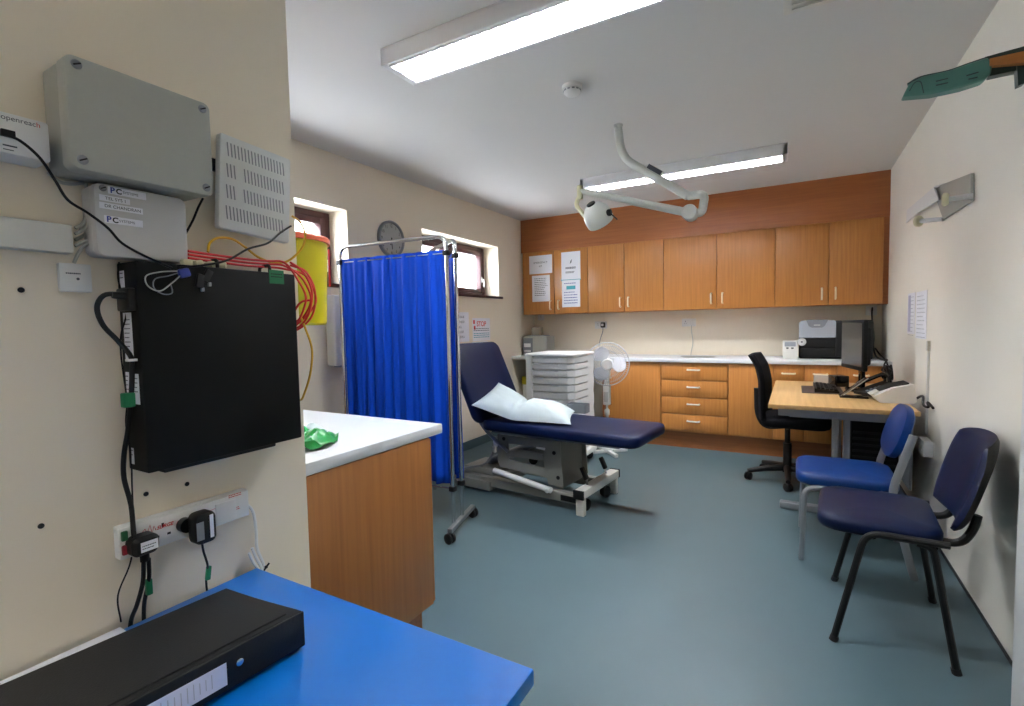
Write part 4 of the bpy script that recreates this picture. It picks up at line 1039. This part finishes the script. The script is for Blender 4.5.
cable('network_cable', K([(208, 252, .045), (210, 243, .04), (218, 238, .035), (232, 239, .03), (245, 247, .03), (258, 257, .045), (275, 264, .05)]), .0026, 'yellowc', 'yellow cable arching over the top of the black case', k=8)
cable('network_cable', K([(292, 216, .045), (300, 222, .06), (305, 234, .075), (302, 248, .075), (288, 261, .06), (272, 263, .05)]), .0026, 'yellowc', 'yellow cable from the slotted white unit down to the red cables', k=8)
cable('network_cable', K([(300, 315, .06), (306, 330, .075), (312, 350, .085), (310, 375, .085), (303, 397, .06), (300, 400, .02)]), .0026, 'yellowc', 'yellow cable hanging past the edge of the black case to the counter', k=8)
t = thing('power_lead', 'thick black power lead plugged into the side of the black case', 'cable', (XP+.05, .43, .9))
MB().tube(catmull(K([(135, 297, .06), (116, 294, .055), (103, 296, .05), (97, 308, .046), (103, 325, .046), (118, 341, .05), (131, 357, .055), (132, 372, .05), (131, 400, .04), (128, 430, .03), (124, 455, .024), (124, 478, .02), (131, 505, .022), (134, 535, .032), (138, 545, .04)]), 6), .0042, 10).build('cord', 'black', t, True)
p = at(133, 297, x=XP+.06); MB().tube(K([(112, 295, .056), (124, 296, .058), (140, 298, .06)]), [.0055, .0075, .0095], 12).build('connector', 'black', t, True)
cable('earth_lead', K([(119, 262, .02), (118, 278, .02), (123, 298, .02), (126, 315, .03), (121, 335, .03), (121, 355, .03), (125, 385, .03), (127, 402, .03), (126, 425, .025), (131, 455, .018), (132, 485, .016), (133, 520, .02), (131, 560, .02), (118, 595, .012), (121, 622, .01)]), .0014, 'black', 'thin black wire trailing down the side of the black case to the table')
for (px, py), lb in (((128, 400), 'green tape tag on the black power lead beside the black case'),):
    p = at(px, py, x=XP+.042); tag(MB().box(p, (.016, .018, .026), .002).build('cable_tag', 'greentag'), lb, 'tag')
tag(MB().box(at(133, 360, x=XP+.056), (.012, .02, .0045), .001).build('cable_tie', 'white'), 'white tie around the power lead at the side of the black case', 'cable tie')

# surge protected socket strip, plugs
t = thing('socket_strip', 'white mains socket strip with red lettering low on the comms wall', 'socket strip', (XP, .525, .878))
y0, y1, zc = .407, .652, .878
MB().bb(XP, y0, zc-.029, XP+.024, y1, zc+.029, .003).bb(XP, y0, zc+.018, XP+.018, y1, zc+.031, .003).build('body', 'white', t, True)
xs = XP+.0242; L_ = MB()
P_ = lambda px, py: (lambda q: (q.y, q.z))(at(px, py, x=xs))
zz = [P_(*q) for q in ((141, 534), (145, 529), (147, 534), (150, 525), (152, 533), (154, 526), (156, 530))]
L_.tube([(xs, a, b) for a, b in zz], .0007, 5)
fr = WPX((xs, *P_(156, 529))); L_.text('SURGE', .0095, fr, .001, -.002, .0005, 0, 'LEFT', .3, .03).text('protected', .0068, fr, .036, -.001, .0005, 0, 'LEFT', .3)
fr = WPX((xs, *P_(234, 498))); L_.lines(fr, -.012, .016, (.008, .004), .0018, 0, .0005, ragged=0).lines(fr, -.010, .014, (-.022, -.026), .0018, 0, .0005, ragged=.2)
L_.tube([(xs, *P_(176, 524)), (xs, *P_(232, 502))], .0004, 4)
L_.build('lettering', 'inkred', t, True)
for m_, pz, lb in (('greensw', .893, 'green indicator'), ('redsw', .867, 'dark red indicator')):
    o = MB().bb(XP+.02, .4095, pz-.009, XP+.029, .4195, pz+.009, .002).build('indicator', m_, t, True); o['label'] = lb
h = MB()
for cy in (.478, .60):
    h.bb(XP+.0238, cy-.002, .886, XP+.0246, cy+.002, .894).bb(XP+.0238, cy-.013, .8685, XP+.0246, cy-.007, .8725).bb(XP+.0238, cy+.007, .8685, XP+.0246, cy+.013, .8725)
h.build('pin_holes', 'black', t, True)
o = MB().bb(XP+.0235, .578, .853, XP+.0262, .622, .897, .003).build('socket_shutter', 'white', t, True)
t = thing('plug', 'black plug with white rating label on the left of the socket strip', 'plug', (XP+.024, .438, .876))
MB().slab((.0, .0, -.005), .036, .045, [(.0, 0), (.0, .022), (.006, .03)], .012, Rx).build('body', 'black', t)
MB().sheet(WPX((.0302, .003, -.005)), .028, .018, .0006).lines(WPX((.0302, .003, -.005)), -.012, .012, (.002, -.003), .0016, 1).build('rating_label', ['paper', 'ink'], t)
MB().tube([(.016, .0, -.018), (.016, .0, -.036)], .0075, 10).build('cord_grip', 'black', t)
cable('cord', [(XP+.04, .436, .842), (XP+.036, .434, .80), (XP+.03, .425, .76), (XP+.008, .422, .72), (XP+.006, .42, .66)], .0038, 'black', '', parent=t)
cable('cord', [(XP+.04, .444, .842), (XP+.034, .445, .80), (XP+.010, .444, .74), (XP+.006, .444, .66)], .0036, 'black', '', parent=t)
tag(MB().box((XP+.031, .4455, .785), (.010, .010, .03), .002).build('cable_tag', 'greentag'), 'green tape on the flex under the left plug', 'tag')
t = thing('plug_adaptor', 'chunky black mains adaptor in the middle of the socket strip', 'plug', (XP+.024, .525, .878))
MB().lathe([(.001, 0), (.014, 0), (.014, .016), (.001, .016)], (0, -.010, 0), RX, 20).cushion((.014, .009, -.006), .062, .040, .034, .012, .006, Rx).build('body', 'black', t)
m = MB().sheet(WPX((.0485, .018, -.004)), .007, .046, .0006); m.build('rating_label', 'paper', t)
MB().sheet(WPX((.0485, -.004, -.008)), .014, .036, .0006).build('side_sticker', 'midgrey', t)
cable('cord', [(XP+.052, .533, .840), (XP+.05, .536, .82), (XP+.04, .548, .78), (XP+.008, .56, .735), (XP+.006, .565, .66)], .0022, 'black', '', parent=t)
tag(MB().box((XP+.036, .5505, .765), (.008, .009, .028), .002, (-.15, 0, 0)).build('cable_tag', 'greentag'), 'green tape on the flex under the mains adaptor', 'tag')
for k, (pts, lb) in enumerate((([(246, 503), (253, 512), (256, 530), (257, 548), (264, 566), (266, 585)], 'white cable leaving the right end of the socket strip, outermost'), ([(252, 548), (256, 558), (262, 570), (264, 590)], 'white cable stub beside the socket strip lead, nearer the corner'), ([(249, 553), (253, 562), (259, 572), (262, 592)], 'white cable stub left of the others beside the table corner'))):
    cable('mains_cable', [at(*q, x=XP+.008+.003*k) for q in pts], .0032, 'white', lb, 'white cables beside the table corner')
p = at(266, 567, x=XP+.012); tag(MB().tube([p+Vector((0, -.006, -.006)), p+Vector((.004, .006, .008))], .0022, 6).box(p, (.006, .006, .006), .001).build('cable_tie', 'black'), 'tiny black tie on the white cables by the table corner', 'cable tie')

# ------------------------------------------------------------------ blue table
t = thing('table', 'bright blue topped table in the foreground against the comms wall', 'table', (-.71, .1, 0))
MB().bb(-1.066, -.9, .692, -.352, .668, .72, .004).build('top', 'tableblue', t, True)
for x in (-1.02, -.41):
    for y in (-.84, .6): MB().bb(x-.02, y-.02, 0, x+.02, y+.02, .692, .003).build('leg', 'alu', t, True)
MB().bb(-1.03, -.85, .64, -1.0, .61, .69).bb(-.43, -.85, .64, -.40, .61, .69).bb(-1.0, .58, .64, -.43, .61, .69).build('rail', 'alu', t, True)
tag(MB().bb(-1.066, -.35, .7202, -.80, .403, .726, .001).build('paper_stack', 'paper'), 'white sheets on the blue table under the black binder', 'paper')
# black box file / lever arch binder
t = thing('ring_binder', 'black ring binder lying on the blue table, white label on its spine', 'binder', (-.719, .529, .7262), radians(-5))
# local: spine along -y at x=0, cover towards -x
Lb, Wb, Tb = .34, .268, .058
cov = MB()
def cover(z0, z1, sag):
    lp = []
    for y in (0., -Lb):
        pass
    n = 14; rows = []
    for j in range(n+1):
        u = j/n; zc_ = z1-sag*u**1.2-(.004*sin(pi*u) if sag else 0)
        rows.append((-Wb*u, zc_))
    a = [(x, 0, z) for x, z in rows]; b = [(x, -Lb, z) for x, z in rows]
    th = .0025
    lo = [[(x, y, z) for x, z in rows]+[(x, y, z-th) for x, z in rows[::-1]] for y in (0., -Lb)]
    return lo
cov.loops(cover(0, Tb, .038)); cov.build('front_cover', 'binder', t, angle=25)
MB().bb(-Wb, -Lb, 0, -.001, 0, .0028, .0008).build('back_cover', 'binder', t)
s_ = MB().bb(-.003, -Lb, 0, .0015, 0, Tb+.001, .0012)
s_.build('spine', 'binder', t)
MB().tube([(-.02, -.02, Tb-.0008), (-.02, -Lb+.02, Tb-.0008)], .0016, 6).tube([(-.003, -.003, Tb+.0004), (-.003, -Lb+.003, Tb+.0004)], .0022, 6).build('hinge_crease', 'binder', t)
MB().lathe([(.0012, 0), (.0055, 0), (.0055, .002), (.0035, .003), (.001, .003)], (.0012, -.108, .034), RX, 16).build('finger_rivet', 'chrome', t)
fr = frame((.0016, -.212, .027), (0, 1, 0), (0, 0, 1)); m = MB().sheet(fr, .17, .034, .0006)
for k in range(9): m.quad(fr, .0012, .026*random.uniform(.6, 1), 1, -.0+.008*k, 0, .0009)
m.quad(fr, .018, .014, 2, -.035, -.004, .0009); m.quad(fr, .003, .028, 2, -.052, 0, .0009)
m.build('spine_label', ['paper', 'lightgrey', 'inkblue'], t)
